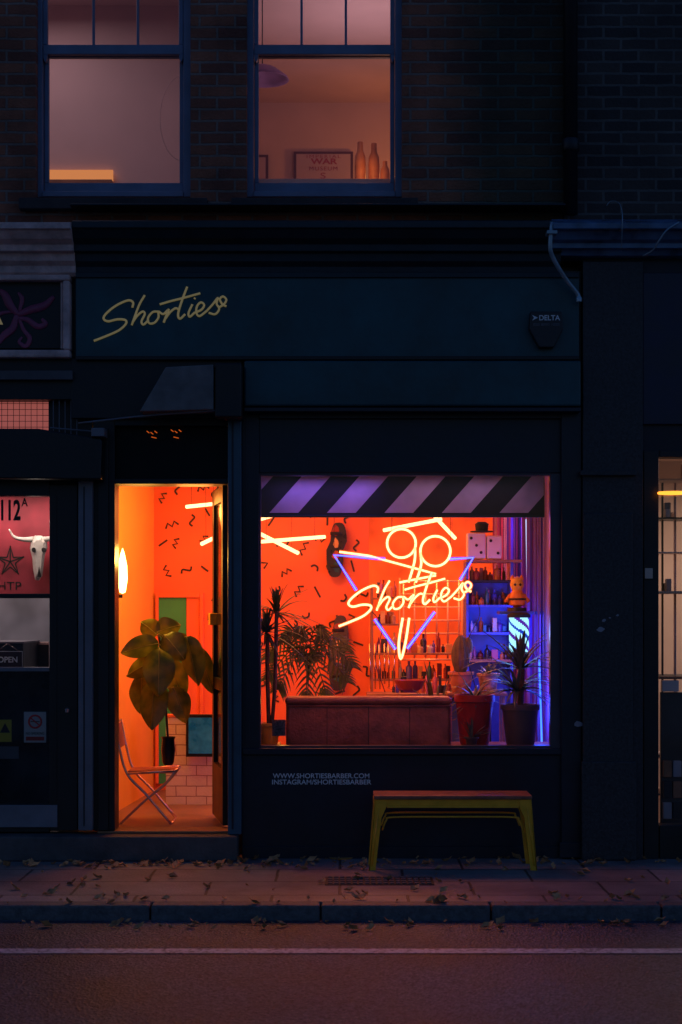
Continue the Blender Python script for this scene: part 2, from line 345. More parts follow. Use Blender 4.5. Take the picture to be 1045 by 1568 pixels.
# ------------------------------------------------------------ main building
B=grp('barbershop_building')
WY=.05
zs=Z(303,WY); zh=6.15; xr=X(863,WY)
w1=(X(55,WY),X(292,WY)); w2=(X(378,WY),X(616,WY))
zb=Z(330)
box('brick_wall_left',-7,w1[0],WY,.4,zb-.3,9.5,M['brick'],B,0)
box('brick_pier',w1[1],w2[0],WY,.4,zb-.3,9.5,M['brick'],B,0)
box('brick_wall_right',w2[1],xr,WY,.4,zb-.3,9.5,M['brick'],B,0)
for k,w in enumerate((w1,w2)):
    box('brick_under_sill_%d'%k,w[0],w[1],WY,.4,zb-.3,zs-.002,M['brick'],B,0)
    box('brick_over_window_%d'%k,w[0],w[1],WY,.4,zh,9.5,M['brick'],B,0)
box('shopfront_backing',-7,5,.13,.39,2.93,zb-.305,M['black'],B,0)
for k,(a,b_) in enumerate(((30,318),(355,640))):
    box('stone_sill_%d'%k,X(a),X(b_),-.03,.16,Z(321,0),Z(304,0),M['sill'],B,.006)
def sash(px0,px1,muns):
    y=.14
    x0,x1=X(px0,y),X(px1,y)
    fr=.036
    z0=Z(302,y); 
    g=grp('sash_window'); g.parent=B
    q=lambda n,a,b_,c,d,y0,y1: box(n,a,b_,y0,y1,c,d,M['sash'],g,.004)
    q('jamb_l',x0-.03,x0+fr,z0,zh,y-.01,y+.14); q('jamb_r',x1-fr,x1+.03,z0,zh,y-.01,y+.14)
    q('bottom_board',x0+fr,x1-fr,z0,z0+.035,y-.02,y+.14)
    zm0,zm1=Z(84,y),Z(71,y)
    il,ir=x0+fr+.003,x1-fr-.003
    q('low_rail',il,ir,z0+.038,Z(277,y),y+.05,y+.09)
    q('low_stile_l',il,il+.028,Z(277,y),zm1,y+.05,y+.09); q('low_stile_r',ir-.028,ir,Z(277,y),zm1,y+.05,y+.09)
    q('low_meeting',il+.028,ir-.028,zm0,zm1-.004,y+.048,y+.09)
    q('up_meeting',il,ir,zm0+.004,zm1+.012,y+.0,y+.044)
    q('up_stile_l',il,il+.028,zm1+.012,zh,y+.0,y+.044); q('up_stile_r',ir-.028,ir,zm1+.012,zh,y+.0,y+.044)
    for s_,xx in (('l',il),('r',ir-.028)):
        prismy('horn_'+s_,[(xx,zm0+.004),(xx+.028,zm0+.004),(xx+.024,zm0-.03),(xx+.014,zm0-.045),(xx+.004,zm0-.03)],y+.002,y+.044,M['sash'],g)
    for mpx in muns: q('glazing_bar_%d'%mpx,X(mpx,y)-.008,X(mpx,y)+.008,zm1+.012,zh,y+.01,y+.04)
    mk('pane_low',[(il+.02,y+.07,z0+.05),(ir-.02,y+.07,z0+.05),(ir-.02,y+.07,zm0+.01),(il+.02,y+.07,zm0+.01)],[(0,1,2,3)],M['glass'],g)
    mk('pane_up',[(il+.02,y+.025,zm1),(ir-.02,y+.025,zm1),(ir-.02,y+.025,zh),(il+.02,y+.025,zh)],[(0,1,2,3)],M['glass'],g)
sash(57,290,(143,211)); sash(380,614,(462,530))
zf=3.5
def room(par,nm,x0,x1,y0,y1,z0,z1,mw,mc,mf):
    t=.08
    box(nm+'_floor',x0,x1,y0,y1,z0-t,z0,mf,par,0); box(nm+'_ceiling',x0,x1,y0,y1,z1,z1+t,mc,par,0)
    box(nm+'_wall_l',x0-t,x0,y0,y1,z0-t,z1+t,mw,par,0); box(nm+'_wall_r',x1,x1+t,y0,y1,z0-t,z1+t,mw,par,0)
    box(nm+'_wall_back',x0-t,x1+t,y1,y1+t,z0-t,z1+t,mw,par,0)
M['mauve']=mat('mauve_wall',(.62,.46,.47),.85,var=.10,scale=1,det=3)
room(B,'upstairs_a',-3.1,-.98,.4,1.9,zf,6.1,M['mauve'],M['mauve'],M['floor'])
room(B,'upstairs_b',-.86,1.5,.4,4.1,zf,6.02,M['mauve'],M['mauve'],M['floor'])
light('upstairs_lamp_a','AREA',(-2.3,1.0,6.0),(1,.71,.76),6.5,1.0,par=B)
light('upstairs_lamp_b','AREA',(.3,1.6,5.0),(1,.64,.72),8,.8,rot=(math.pi,0,0),par=B)
light('upstairs_table_lamp','POINT',(.52,3.5,5.15),(1,.33,.08),7,.1,par=B)
pl=grp('wall_shelf_light')
box('shelf',X(40,1.85),X(173,1.85),1.80,1.9,Z(283,1.85),Z(277,1.85),M['wood2'],pl)
box('lit_panel',X(40,1.85),X(173,1.85),1.85,1.88,Z(276,1.85),Z(260,1.85),emis('warm_panel',(1,.34,.11),.62),pl,0)
hp=grp('hoop_pendant_lamp')
cc=P(282,180,1.2); tube('hoop',[cc+Vector((.17*math.cos(a/40*6.2832),.05*math.sin(a/40*6.2832),.32*math.sin(a/40*6.2832))) for a in range(41)],.003,M['mauve'],hp)
tube('flex',[cc+Vector((0,0,.32)),Vector((cc.x,cc.y,6.1))],.003,M['iron'],hp)
pd=grp('pendant_lampshade')
cc=P(402,118,1.3); lathe('shade',[(.02,.09),(.10,.06),(.18,.0),(.19,-.02),(.185,-.02),(.16,.0),(.02,.06)],cc,mat('shade_mauve',(.25,.13,.3),.6),pd); tube('flex',[cc+Vector((0,0,.08)),Vector((cc.x,cc.y,6.02))],.004,M['iron'],pd)
yb=4.08
for nm,a,b_,c,a2,b2,c2 in (('x',450,541,232,454,537,236),('y',380,411,237,384,407,241)):
    pf=grp('framed_print')
    pbox('frame',a,b_,c,285,yb-.03,yb,mat('frame_dark_'+nm,(.1,.04,.08),.5),pf,0)
    box('print',X(a2,yb-.03),X(b2,yb-.03),yb-.034,yb-.0305,Z(282,yb-.03),Z(c2,yb-.03),mat('print_paper_'+nm,(.48,.36,.44),.7,var=.05),pf,0)
    if nm=='x':
        tm=M['purple']
        text('line_1','IMPERIAL',470,522,239.5,yb-.036,tm,pf,h=5,spacing=1.3); text('line_2','WAR',476,517,247,yb-.036,tm,pf,h=9,bold=.03); text('line_3','MUSEUM',474,517,258,yb-.036,tm,pf,h=6,spacing=1.2); text('line_4','S',491,499,269,yb-.036,tm,pf,h=9)
om=mat('ochre_pottery',(.85,.35,.18),.5)
zl=Z(279,.5)
for px,h,r_ in ((552,.30,.036),(573,.29,.036),(590,.17,.03)):
    g=grp('bottle'); c=P(px,278,.60)
    lathe('body',[(.0,0),(r_,0),(r_*1.05,h*.5),(r_*.95,h*.68),(r_*.55,h*.8),(r_*.5,h),(.0,h)],(c.x,.62,zl),om,g,16)
light('bottle_fill','POINT',(X(560,.44),.44,zl+.10),(1,.33,.06),.4,.03,par=B)  # unseen light added in front of the bottles to turn them orange
light('sill_lamp_back','POINT',(X(600,1.0),1.0,zl+.15),(1,.33,.06),1.5,.05,par=B)
box('window_ledge',-.8,.5,.4,.70,zl-.06,zl-.001,M['whitewall'],B,.003)
def cornice(x0,x1,ztop,zbot,dep,m,par,nm):
    h=ztop-zbot
    prof=[(.04,ztop),(-dep*.6,ztop-.0),(-dep,ztop-h*.08),(-dep,ztop-h*.2),(-dep*.93,ztop-h*.22),(-dep*.8,ztop-h*.36),(-dep*.62,ztop-h*.44),(-dep*.6,ztop-h*.56),(-dep*.45,ztop-h*.58),(-dep*.42,ztop-h*.72),(-dep*.3,ztop-h*.8),(-dep*.28,ztop-h*.93),(-dep*.2,zbot),(.04,zbot)]
    return prismx(nm,prof,x0,x1,m,par)
cornice(X(112,-.2),X(862,-.2),Z(332,-.25),Z(424,-.1),.26,M['darkteal'],B,'cornice')
box('flashing',X(112),X(862),-.14,.05,Z(322),Z(322)+.012,M['darkteal'],B)
box('structural_mass',-1.9,1.5,.41,4.7,2.93,3.40,M['black'],B,0)
pbox('fascia_board',116,887,425,547,-.07,.02,M['teal'],B,.004)
pbox('fascia_bead_top',116,887,417,425,-.085,.02,M['darkteal'],B)
pbox('fascia_bead_low',116,887,545,551,-.10,.02,M['black'],B)
box('fascia_ground',X(112),X(890),.0,.12,Z(630),Z(415),M['black'],B,0)
pbox('awning_cassette',374,890,552,622,-.14,-.002,M['teal'],B,.012)
pbox('awning_front_bar',374,890,624,630,-.15,-.02,M['navy'],B,.003)
pbox('header_panel',397,860,630,724,-.0,.16,M['navy'],B,.003)
pbox('header_moulding',397,860,630,641,-.03,-.002,M['navy'],B,.004)
STR=[[(203,471),(204,463),(196,460),(178,468),(163,480),(159,488),(166,492),(180,489),(192,490),(193,496),(182,506),(162,515),(144,522)],
[(222,452),(213,468),(202,498)],[(203,494),(211,483),(219,477),(222,481),(217,492),(220,497),(228,490)],
[(243,477),(234,478),(227,487),(229,495),(237,494),(243,486),(243,477),(250,481),(257,475)],
[(259,473),(255,483),(251,494)],[(253,489),(261,478),(269,472),(274,474)],
[(245,466),(262,461),(282,456),(307,449)],
[(287,439),(279,460),(273,481),(276,488),(284,481)],
[(295,466),(289,479),(291,485),(299,478)],
[(301,478),(309,474),(313,467),(308,463),(302,469),(301,479),(306,484),(317,476)],
[(317,476),(326,466),(334,456),(332,465),(336,473),(330,481),(320,479)],
[(335,471),(343,466),(347,459),(342,454),(337,458),(341,466),(347,469)],[(298,458),(299,456)]]
fl=grp('fascia_lettering')
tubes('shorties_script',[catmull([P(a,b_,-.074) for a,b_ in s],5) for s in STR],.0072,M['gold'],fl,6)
al=grp('alarm_box')
prismy('case',[(X(812,-.1),Z(478,-.1)),(X(860,-.1),Z(478,-.1)),(X(862,-.1),Z(505,-.1)),(X(848,-.1),Z(533,-.1)),(X(825,-.1),Z(533,-.1)),(X(810,-.1),Z(505,-.1))],-.13,-.072,mat('alarm_case',(.010,.012,.018),.4),al,.006)
text('name','DELTA',826,858,486.5,-.132,M['white'],al,h=8,bold=.02); text('phone','020 8090 1020',817,857,497,-.132,M['pilgrey'],al,h=4)
mk('arrow',[P(815,482,-.132),P(824,486.5,-.132),P(815,491,-.132),P(818,486.5,-.132)],[(0,1,2,3)],M['white'],al)
pbox('right_pilaster',860,891,630,1313,-.04,.16,M['navy'],B,.005)
pbox('pilaster_base',857,893,1290,1314,-.06,-.041,M['navy'],B,.005)
pbox('left_mullion',371,397,630,1146,-.01,.16,M['navy'],B,.003)
pbox('mullion_bead',376,379,640,1140,-.016,-.0102,M['navy'],B,.001)
pbox('door_post',349,370,640,1278,-.07,.12,M['postblue'],B,.006)
pbox('door_post_groove',355,358,645,1270,-.073,-.0702,M['navy'],B,0)
pbox('stall_riser',371,860,1156,1316,-.0,.14,M['navy'],B,.003)
pbox('stall_plinth',371,860,1296,1316,-.02,-.001,M['navy'],B,.003)
pbox('window_sill',371,860,1146,1156,-.03,.14,M['navy'],B,.005)
fr=mat('window_frame_paint',(.07,.055,.075),.4)
pbox('frame_right',843,860,724,1146,.012,.09,fr,B); pbox('frame_top',397,843,724,728,.012,.09,fr,B,.001); pbox('frame_bottom',397,843,1142,1146,.012,.09,fr,B,.001); pbox('frame_left',397,399.5,728,1142,.012,.09,fr,B,.001)
mk('shop_window_glass',[P(399,1143,.04),P(844,1143,.04),P(844,727,.04),P(399,727,.04)],[(0,1,2,3)],M['glass'],B)
ul=grp('window_lettering')
text('line_1','WWW.SHORTIESBARBER.COM',418,566,1188,-.002,M['white'],ul,h=7.5,bold=.012); text('line_2','INSTAGRAM/SHORTIESBARBER',417,569,1197.5,-.002,M['white'],ul,h=7.5,bold=.012)
pbox('door_jamb_left',143,176,640,1272,-.01,.2,M['black'],B)
pbox('door_jamb_trim',150,166,655,1272,-.03,-.011,M['black'],B)
pbox('door_head',176,349,640,652,-.01,.2,M['black'],B); pbox('door_transom_bar',176,349,733,741,-.01,.2,M['black'],B)
box('transom_panel',X(176,.05),X(349,.05),.06,.09,Z(733,.05),Z(652,.05),mat('transom_black',(.005,.005,.006),.45,var=.2,spec=.2),B,0)
box('transom_back',X(143),X(349),.2,.25,Z(741),2.9,M['black'],B,0)
tl_=grp('transom_reflections')  # glowing strokes imitate orange reflections on the black transom
tubes('reflection_strokes',[[P(225+dx+k*6,660+dy+2*(k%2),.03),P(229+dx+k*6,663+dy+2*(k%2),.03)] for dx,dy in ((0,0),(37,-2)) for k in range(3)]+[[P(232+dx,669,.03),P(240+dx,671,.03)] for dx in (0,34)],.0032,emis('transom_glint',(1,.16,.02),.5),tl_,6)
tube('cable',catmull([P(222,656,.03),P(240,672,.03),P(262,668,.03),P(282,656,.03)],6),.002,M['iron'],tl_,5)  # thin strand drawn for the dark bits inside those reflections
prismy('door_canopy',[(X(214,-.3),Z(630,-.3)),(X(254,-.3),Z(562,-.3)),(X(327,-.3),Z(558,-.3)),(X(327,-.3),Z(627,-.3))],-.30,-.08,M['shutter'],B,.006)
box('canopy_backing',X(112),X(371),-.06,-.003,Z(642),Z(551),M['black'],B,.003)
box('canopy_side',X(329,-.3),X(371,-.25),-.29,-.07,Z(640,-.25),Z(557,-.25),M['black'],B,.01)
tube('canopy_rail',catmull([P(120,648,-.2),P(230,636,-.24),P(352,627,-.28)],6),.006,M['pilgrey'],B)
box('door_step',-9,X(362,-.3),-.16,.6,0,.158,M['step'],B,.012)
box('door_threshold',X(150),X(350),-.02,.2,.159,.175,M['wood2'],B,.004)
dl=grp('open_door'); 
h=Vector((X(346,.12),.14,0)); e=Vector((X(331,.85),.80,0)); dr=(e-h).normalized(); nr=Vector((-dr.y,dr.x,0)); Ld=(e-h).length
def dbox(nm,u0,u1,z0,z1,t,m,off=0):
    v=[h+dr*u+nr*(w+off)+Vector((0,0,z)) for u in(u0,u1) for w in(-t,t) for z in(z0,z1)]
    return mk(nm,v,[(0,1,3,2),(4,6,7,5),(0,4,5,1),(2,3,7,6),(0,2,6,4),(1,5,7,3)],m,dl,bev=.003)
zt=2.39
dbox('stile_hinge',0,.09,.19,zt,.022,M['black']); dbox('stile_lock',Ld-.09,Ld,.19,zt,.022,M['black']); dbox('rail_top',.09,Ld-.09,zt-.1,zt,.022,M['black']); dbox('rail_bottom',.09,Ld-.09,.19,.55,.022,M['black']); dbox('rail_mid',.09,Ld-.09,1.05,1.13,.022,M['black'])
dbox('pane_hi',.09,Ld-.09,1.13,zt-.1,.004,mat('dark_door_glass',(.02,.01,.01),.08)); dbox('pane_lo',.09,Ld-.09,.55,1.05,.004,mat('dark_door_glass2',(.02,.01,.01),.08))
dbox('handle',Ld-.12,Ld-.02,1.48,1.56,.05,M['yellow'])
# ------------------------------------------------------------ shop interior
fz=.16; cz=2.80
box('shop_floor',-1.75,1.5,.2,4.7,0,fz,M['floor'],B,0)
box('shop_ceiling',-1.75,1.5,.17,4.7,cz,cz+.1,M['ceil'],B,0)
wx0,wx1=-1.64,-1.475
mk('shop_wall_left',[(wx0,.2,fz),(wx1,2.6,fz),(wx1,2.6,cz),(wx0,.2,cz),(wx0-.08,.2,fz),(wx1-.08,2.6,fz),(wx1-.08,2.6,cz),(wx0-.08,.2,cz)],[(0,1,2,3),(4,5,6,7),(0,1,5,4),(3,2,6,7),(0,3,7,4),(1,2,6,5)],M['yellowwall'],B)
box('shop_wall_right',1.40,1.5,.17,4.7,fz,cz,M['darkwall'],B,0)
box('shop_wall_back_left',-1.6,.14,2.602,2.7,fz,cz,M['orangewall'],B,0)
box('shop_wall_return',.14,.22,2.6,4.6,fz,cz,M['orangewall'],B,0)
box('shop_wall_back',.22,1.4,4.6,4.7,fz,cz,M['backwall'],B,0)
box('tile_dado',-1.28,-.72,1.60,1.66,fz,Z(1098,1.6),M['tile'],B,0)
box('tile_dado_cap',-1.28,-.72,1.59,1.67,Z(1098,1.6),Z(1094,1.6),M['orangewall'],B,.002)
lst=[];yq=2.596
cells=[]
for gx in range(0,11):
    for gy in range(0,9):
        px=242+gx*31+random.uniform(-9,9)+(15 if gy%2 else 0); py=756+gy*38+random.uniform(-10,10)
        if px>562: continue
        if 225<px<318 and py>896: continue
        cells.append((px,py))
for px,py in cells:
    a=random.uniform(0,math.pi); k=random.choice(['z','s','l','v','z','s','t','l2']); s=random.uniform(8,12)
    def R(u,v): return P(px+u*math.cos(a)-v*math.sin(a),py+u*math.sin(a)+v*math.cos(a),yq)
    if k=='z': pts=[R(-s,-3),R(-s*.5,4),R(0,-3),R(s*.5,4),R(s,-3)]
    elif k=='s': pts=catmull([R(-s,0),R(-s*.5,-4),R(0,0),R(s*.5,4),R(s,0)],5)
    elif k in('l','l2'): pts=[R(-s*.8,0),R(s*.8,0)]
    elif k=='v': pts=[R(-5,4),R(0,-5),R(5,4)]
    else: pts=catmull([R(-6,0),R(-3,-5),R(3,-5),R(6,0)],5)
    lst.append(pts)
ribbons('squiggle_pattern',lst,.0145,M['squig'],B)
gd=grp('green_interior_door')
for nm,a,b_,c,d in (('frame_l',238,243,908,1200),('frame_r',306,312,908,1200),('frame_t',243,306,908,915)): pbox(nm,a,b_,c,d,2.55,2.6,M['orangewall'],gd)
pbox('door_leaf',243,285.5,915,1200,2.575,2.598,M['green'],gd,0)
pbox('door_panel',286,306,915,1200,2.57,2.598,M['orangewall'],gd,0)
pc=grp('wall_screen'); pbox('frame',285,332,1094,1159,1.50,1.55,M['black'],pc); pbox('picture',289,331,1099,1154,1.494,1.499,M['tealscr'],pc,0)
wl=grp('wall_lamp'); c=Vector((X(188,.7),.7,Z(875,.7))); lathe('bulb',[(.0,-.15),(.02,-.14),(.034,-.05),(.030,.04),(.014,.12),(.0,.16)],c,M['lampy'],wl,16); box('bracket',-1.61,c.x,c.y-.01,c.y+.01,c.z-.18,c.z-.155,M['iron'],wl)
light('lamp_light','POINT',(c.x+.12,c.y,c.z+.1),(1,.60,.10),12,.06,par=wl)
for seg in ([(286,776),(334,771)],[(309,833),(352,812)],[(392,830),(498,822)],[(388,812),(457,847)],[(392,797),(416,790)],[(588,812),(676,795)],[(667,792),(697,824)]):
    g=grp('led_tube_light'); y=2.1
    a,b_=P(*seg[0],y),P(*seg[1],y+.25); tube('tube',[a,b_],.0145,M['tubel'],g,10)
    for t in (.15,.85):
        q=a.lerp(b_,t); tube('wire_%d'%int(t*100),[q+Vector((0,0,.015)),Vector((q.x,q.y,cz))],.0015,M['iron'],g,5)
for px,py,hh,c1 in ((515,842,42,(.02,.02,.03)),(518,1000,58,(.03,.02,.02))):
    g=grp('skateboard_deck'); y=2.52; w_=13
    pl=[]
    for i in range(28):
        a=2*math.pi*i/28; ca,sa=math.cos(a),math.sin(a)
        pl.append((X(px+w_*abs(ca)**.6*(1 if ca>0 else -1)+ (4 if sa<0 else -2),y),Z(py+hh*abs(sa)**.75*(1 if sa>0 else -1),y)))
    prismy('deck',pl,y,y+.012,mat('deck_paint_%d'%py,c1,.3),g,.003)
    for i in range(4):
        cy=py-hh*.7+i*hh*.45; prismy('graphic_%d'%i,[(X(px+random.uniform(3,8)*math.cos(q*.9),y),Z(cy+random.uniform(5,10)*math.sin(q*.9),y)) for q in range(7)],y-.002,y-.0005,[clut[5],clut[2],clut[0],clut[1]][i],g)
    for i in (-1,1):
        tube('axle_%d'%i,[P(px-9,py+i*hh*.6,y-.03),P(px+9,py+i*hh*.6,y-.03)],.012,M['stripeb'],g)
light('red_room_light','AREA',(-.55,1.35,cz-.05),(1,.21,.048),42,.9,sy=.8,par=B)
light('red_room_light_low','POINT',(-.2,1.4,1.3),(1,.19,.04),10,.2,par=B)
light('back_room_light','AREA',(.75,3.2,cz-.05),(1,.28,.07),60,.7,par=B)
light('blue_room_light','POINT',(1.2,1.05,1.45),(.04,.10,1),18,.12,par=B)
light('purple_room_light','POINT',(1.25,2.3,2.2),(.35,.12,1),9,.15,par=B)
light('door_light','POINT',(-1.0,.75,2.25),(1,.34,.06),7,.12,par=B)
light('blind_fill_a','AREA',(-.1,.09,2.40),(.32,.16,1),.7,.7,rot=(math.radians(20),0,0),sy=.05,par=B)  # added light hidden under the header, tints the blind purple
light('blind_fill_b','AREA',(.75,.09,2.40),(.9,.5,.9),.2,.8,rot=(math.radians(20),0,0),sy=.05,par=B)  # second hidden light, added to tint the right end of the blind
bl=grp('striped_window_blind'); yb=.20
zb0,zb1=Z(790,yb),Z(722,yb); xb0,xb1=X(392,yb),X(834,yb)
box('cloth',xb0,xb1,yb,yb+.012,zb0,zb1,M['stripeb'],bl,0)
def clipx(poly,lo,hi):
    for s,lim in ((1,lo),(-1,hi)):
        out=[]
        for i in range(len(poly)):
            a,b_=poly[i-1],poly[i]; ia=s*(a[0]-lim)>=0; ib=s*(b_[0]-lim)>=0
            if ia!=ib:
                t=(lim-a[0])/(b_[0]-a[0]); out.append((lim,a[1]+(b_[1]-a[1])*t))
            if ib: out.append(b_)
        poly=out
    return poly
i=0
for bx in range(325,860,88):
    poly=[(X(bx,yb),zb0+.02),(X(bx+44,yb),zb0+.02),(X(bx+44+56,yb),zb1),(X(bx+56,yb),zb1)]
    poly=clipx(poly,xb0+.004,xb1-.004)
    if len(poly)>2: mk('stripe_%d'%i,[(x,yb-.003,z) for x,z in poly],[tuple(range(len(poly)))],M['stripe'],bl); i+=1
box('bottom_bar',xb0,xb1,yb-.006,yb+.018,zb0-.01,zb0+.006,M['black'],bl)
# neon sign
ns=grp('neon_sign'); yn=.38
def neon(nm,strokes,warm=True,sm=True,r=.0074):
    L_=[catmull(s,5) if sm else s for s in strokes]
    tubes(nm+'_core',L_,r,M['core' if warm else 'coreb'],ns,6); tubes(nm+'_glass',L_,r*1.8,M['slv' if warm else 'slvb'],ns,8)
neon('script',[[P(a+375,b_+437,yn-.03) for a,b_ in s] for s in STR[:-1]],r=.0068)
def pl_(*pts): return [P(a,b_,yn) for a,b_ in pts]
neon('scissor_handle_left',[circ(615,832,22,yn)],sm=False); neon('scissor_handle_right',[circ(667,844,23,yn)],sm=False)
neon('scissor_blades',[pl_((636,838),(635,860),(626,892)),pl_((644,846),(645,866),(637,892)),pl_((617,946),(611,985),(614,1009),(621,985),(627,946))])
neon('triangle_top',[pl_((520,845),(565,851),(668,879)),pl_((668,881),(612,892))],sm=False)
neon('triangle_blue',[pl_((590,856),(512,850),(546,904)),pl_((689,856),(725,854),(705,888)),pl_((574,948),(606,994)),pl_((666,937),(624,993))],warm=False,sm=False,r=.0068)
tubes('hanging_wires',[[P(600,812,yn),Vector((X(600,yn),yn,2.75))],[P(690,850,yn),Vector((X(690,yn),yn,2.75))],[P(512,850,yn+.01),Vector((X(512,yn),yn+.01,2.75))]],.0015,M['iron'],ns,5)
tubes('electrode_cable',[catmull([P(722,900,yn+.02),P(735,940,yn+.03),P(715,990,yn+.04),P(730,1060,yn+.05)],6),catmull([P(560,925,yn+.02),P(585,960,yn+.03),P(575,1010,yn+.04),P(590,1060,yn+.05)],6),catmull([P(575,905,yn+.02),P(640,925,yn+.04),P(700,910,yn+.03)],6)],.003,M['iron'],ns,5)
light('neon_glow','AREA',(X(620,.3),.30,1.62),(1,.16,.05),7,.7,rot=(math.radians(90),0,0),par=ns)
# sofa
sf=grp('sofa'); x0,x1=X(438,.34),X(691,.34)
def rbox(*a,bev=.03):
    o=box(*a,bev=bev); o.modifiers['b'].segments=4
    for p in o.data.polygons: p.use_smooth=True
    return o
zt=Z(1067,.34)
rbox('backrest',x0,x1,.34,.48,.40,zt-.012,M['leather'],sf,bev=.03); rbox('back_roll',x0-.006,x1+.006,.322,.50,zt-.055,zt,M['leather'],sf,bev=.026)
rbox('seat',x0+.1,x1-.1,.485,1.0,.36,.58,M['leather'],sf); rbox('arm_l',x0,x0+.1,.485,1.0,.34,.78,M['leather'],sf); rbox('arm_r',x1-.1,x1,.485,1.0,.34,.78,M['leather'],sf)
tube('piping',[(x0+.01,.333,zt-.062),(x1-.01,.333,zt-.062)],.004,M['leather'],sf)
for i in range(1,4):
    xx=x0+(x1-x0)*i/4; tube('seam_%d'%i,[(xx,.341,.42),(xx,.339,zt-.065)],.0025,M['stripeb'],sf,5)
for i,(a,b_) in enumerate(((x0+.05,.4),(x1-.05,.4),(x0+.05,.95),(x1-.05,.95))): tube('leg_%d'%i,[(a,b_,.16),(a,b_,.38)],.02,M['wood2'],sf)
dg=grp('display_ledge'); box('top',.66+.05,1.39,.15,.62,.66,.695,M['wood2'],dg); box('front',.73,1.37,.17,.6,.16,.66,M['black'],dg)
dg=grp('display_ledge'); box('top',X(398,.2),x0-.04,.15,.60,.66,.695,M['wood2'],dg); box('front',X(398,.2)+.02,x0-.05,.17,.58,.16,.66,M['black'],dg)
def pot(nm,par,c,r,h,m,rim=.01):
    lathe(nm,[(r*.72,0),(r*.78,h*.05),(r,h*.86),(r+rim,h*.87),(r+rim,h),(r-.008,h),(r-.012,h*.9),(0.001,h*.9)],c,m,par)
    lathe(nm+'_soil',[(r-.014,h*.905),(r-.03,h*.92),(.001,h*.93)],c,M['soil'],par)
g=grp('potted_snake_plant'); c=Vector((X(727,.35),.35,.695)); pot('pot',g,c,.125,.33,M['redpot'])
rosette('leaves',c+Vector((0,0,.30)),18,.27,.03,M['agave'],g,elev=(5,70),droop=.5)
g=grp('potted_aloe'); c=Vector((X(722,.22),.215,.695)); pot('pot',g,c,.04,.06,M['greypot']); rosette('leaves',c+Vector((0,0,.05)),16,.17,.02,M['agave'],g,elev=(10,80),droop=.3,yf=.35)
g=grp('potted_yucca'); c=Vector((X(797,.32),.32,.695)); pot('pot',g,c,.12,.27,M['greypot']); 
tube('stem',[c+Vector((0,0,.22)),c+Vector((.01,0,.5))],.02,M['trunk'],g)
rosette('leaves_low',c+Vector((-.02,0,.36)),34,.40,.040,M['agave'],g,elev=(0,60),droop=.6,yf=.4); rosette('leaves_top',c+Vector((.0,0,.50)),34,.42,.038,M['agave'],g,elev=(10,75),droop=.55,yf=.4)
g=grp('potted_grass_plant'); c=Vector((X(668,.75),.75,.62)); pot('pot',g,c,.09,.16,M['terra']); rosette('leaves',c+Vector((0,0,.15)),30,.52,.026,M['palm'],g,elev=(30,88),droop=.4)
st=grp('plant_stool'); lathe('seat',[(.001,-.03),(.13,-.03),(.13,0),(.001,0)],(c.x,c.y,.62),M['wood2'],st)
for i in range(4):
    a=i*1.57+.7; tube('leg_%d'%i,[(c.x+.08*math.cos(a),c.y+.08*math.sin(a),.59),(c.x+.13*math.cos(a),c.y+.13*math.sin(a),.16)],.012,M['wood2'],st)
sh=grp('plant_shelf'); ysh=.82; zsf=Z(1060,ysh); box('board',X(684,ysh),X(775,ysh),.70,.98,zsf-.02,zsf,M['wood2'],sh)
for i,a in enumerate((689,770)): 
    for j,yy in enumerate((.73,.95)): box('leg_%d%d'%(i,j),X(a,ysh)-.01,X(a,ysh)+.01,yy-.01,yy+.01,.16,zsf-.021,M['wood2'],sh)
g=grp('potted_cactus'); c=Vector((X(706,ysh),ysh,zsf)); pot('pot',g,c,.08,.14,M['terra'])
V=[];F=[]
for i in range(13):
    for k in range(40):
        t=i/12; a=2*math.pi*k/40; r=.06*math.sin(math.pi*(t*.93+.05))**.6*(1+.10*math.cos(a*10)); V.append((c.x+r*math.cos(a),c.y+r*math.sin(a),c.z+.12+.27*t))
for i in range(12):
    for k in range(40): F.append((i*40+k,i*40+(k+1)%40,(i+1)*40+(k+1)%40,(i+1)*40+k))
mk('cactus_body',V,F,M['cactus'],g,True)
lathe('cactus_arm',[(.001,0),(.03,.02),(.035,.06),(.025,.10),(.001,.12)],c+Vector((.05,0,.26)),M['cactus'],g,16)
g=grp('potted_succulent'); c=Vector((X(748,ysh),ysh,zsf)); pot('pot',g,c,.07,.13,mat('patterned_pot',(.45,.25,.12),.5,var=.5,scale=25)); rosette('leaves',c+Vector((0,0,.12)),14,.09,.03,M['agave'],g,elev=(20,80),droop=.1)
g=grp('round_neon_lamp'); yy=1.1
tube('ring',circ(751,1012,19,yy,32,17),.008,M['ring'],g); lathe('reflector',[(.001,0),(.075,.0),(.08,.008),(.001,.006)],(0,0,0),mat('reflector',(.75,.3,.06),.3),g); g.children[-1].data.transform(Matrix.Translation(P(751,1012,yy+.03))@Matrix.Rotation(math.pi/2,4,'X'))
tube('stand',[P(751,1030,yy),Vector((X(751,yy),yy,.16))],.008,M['iron'],g)
light('ring_light','POINT',P(751,1010,.95),(1,.35,.05),1.4,.05,par=g)
g=grp('potted_dracaena'); c=Vector((X(412,.42),.42,.695)); pot('pot',g,c,.075,.14,mat('yellow_pot',(.7,.4,.05),.5)); 
tube('stem_a',catmull([c+Vector((0,0,.12)),c+Vector((-.01,0,.5)),P(410,975,.42)],5),.014,M['trunk'],g); tube('stem_b',catmull([c+Vector((.02,0,.12)),c+Vector((.04,0,.4)),P(424,935,.42)],5),.013,M['trunk'],g)
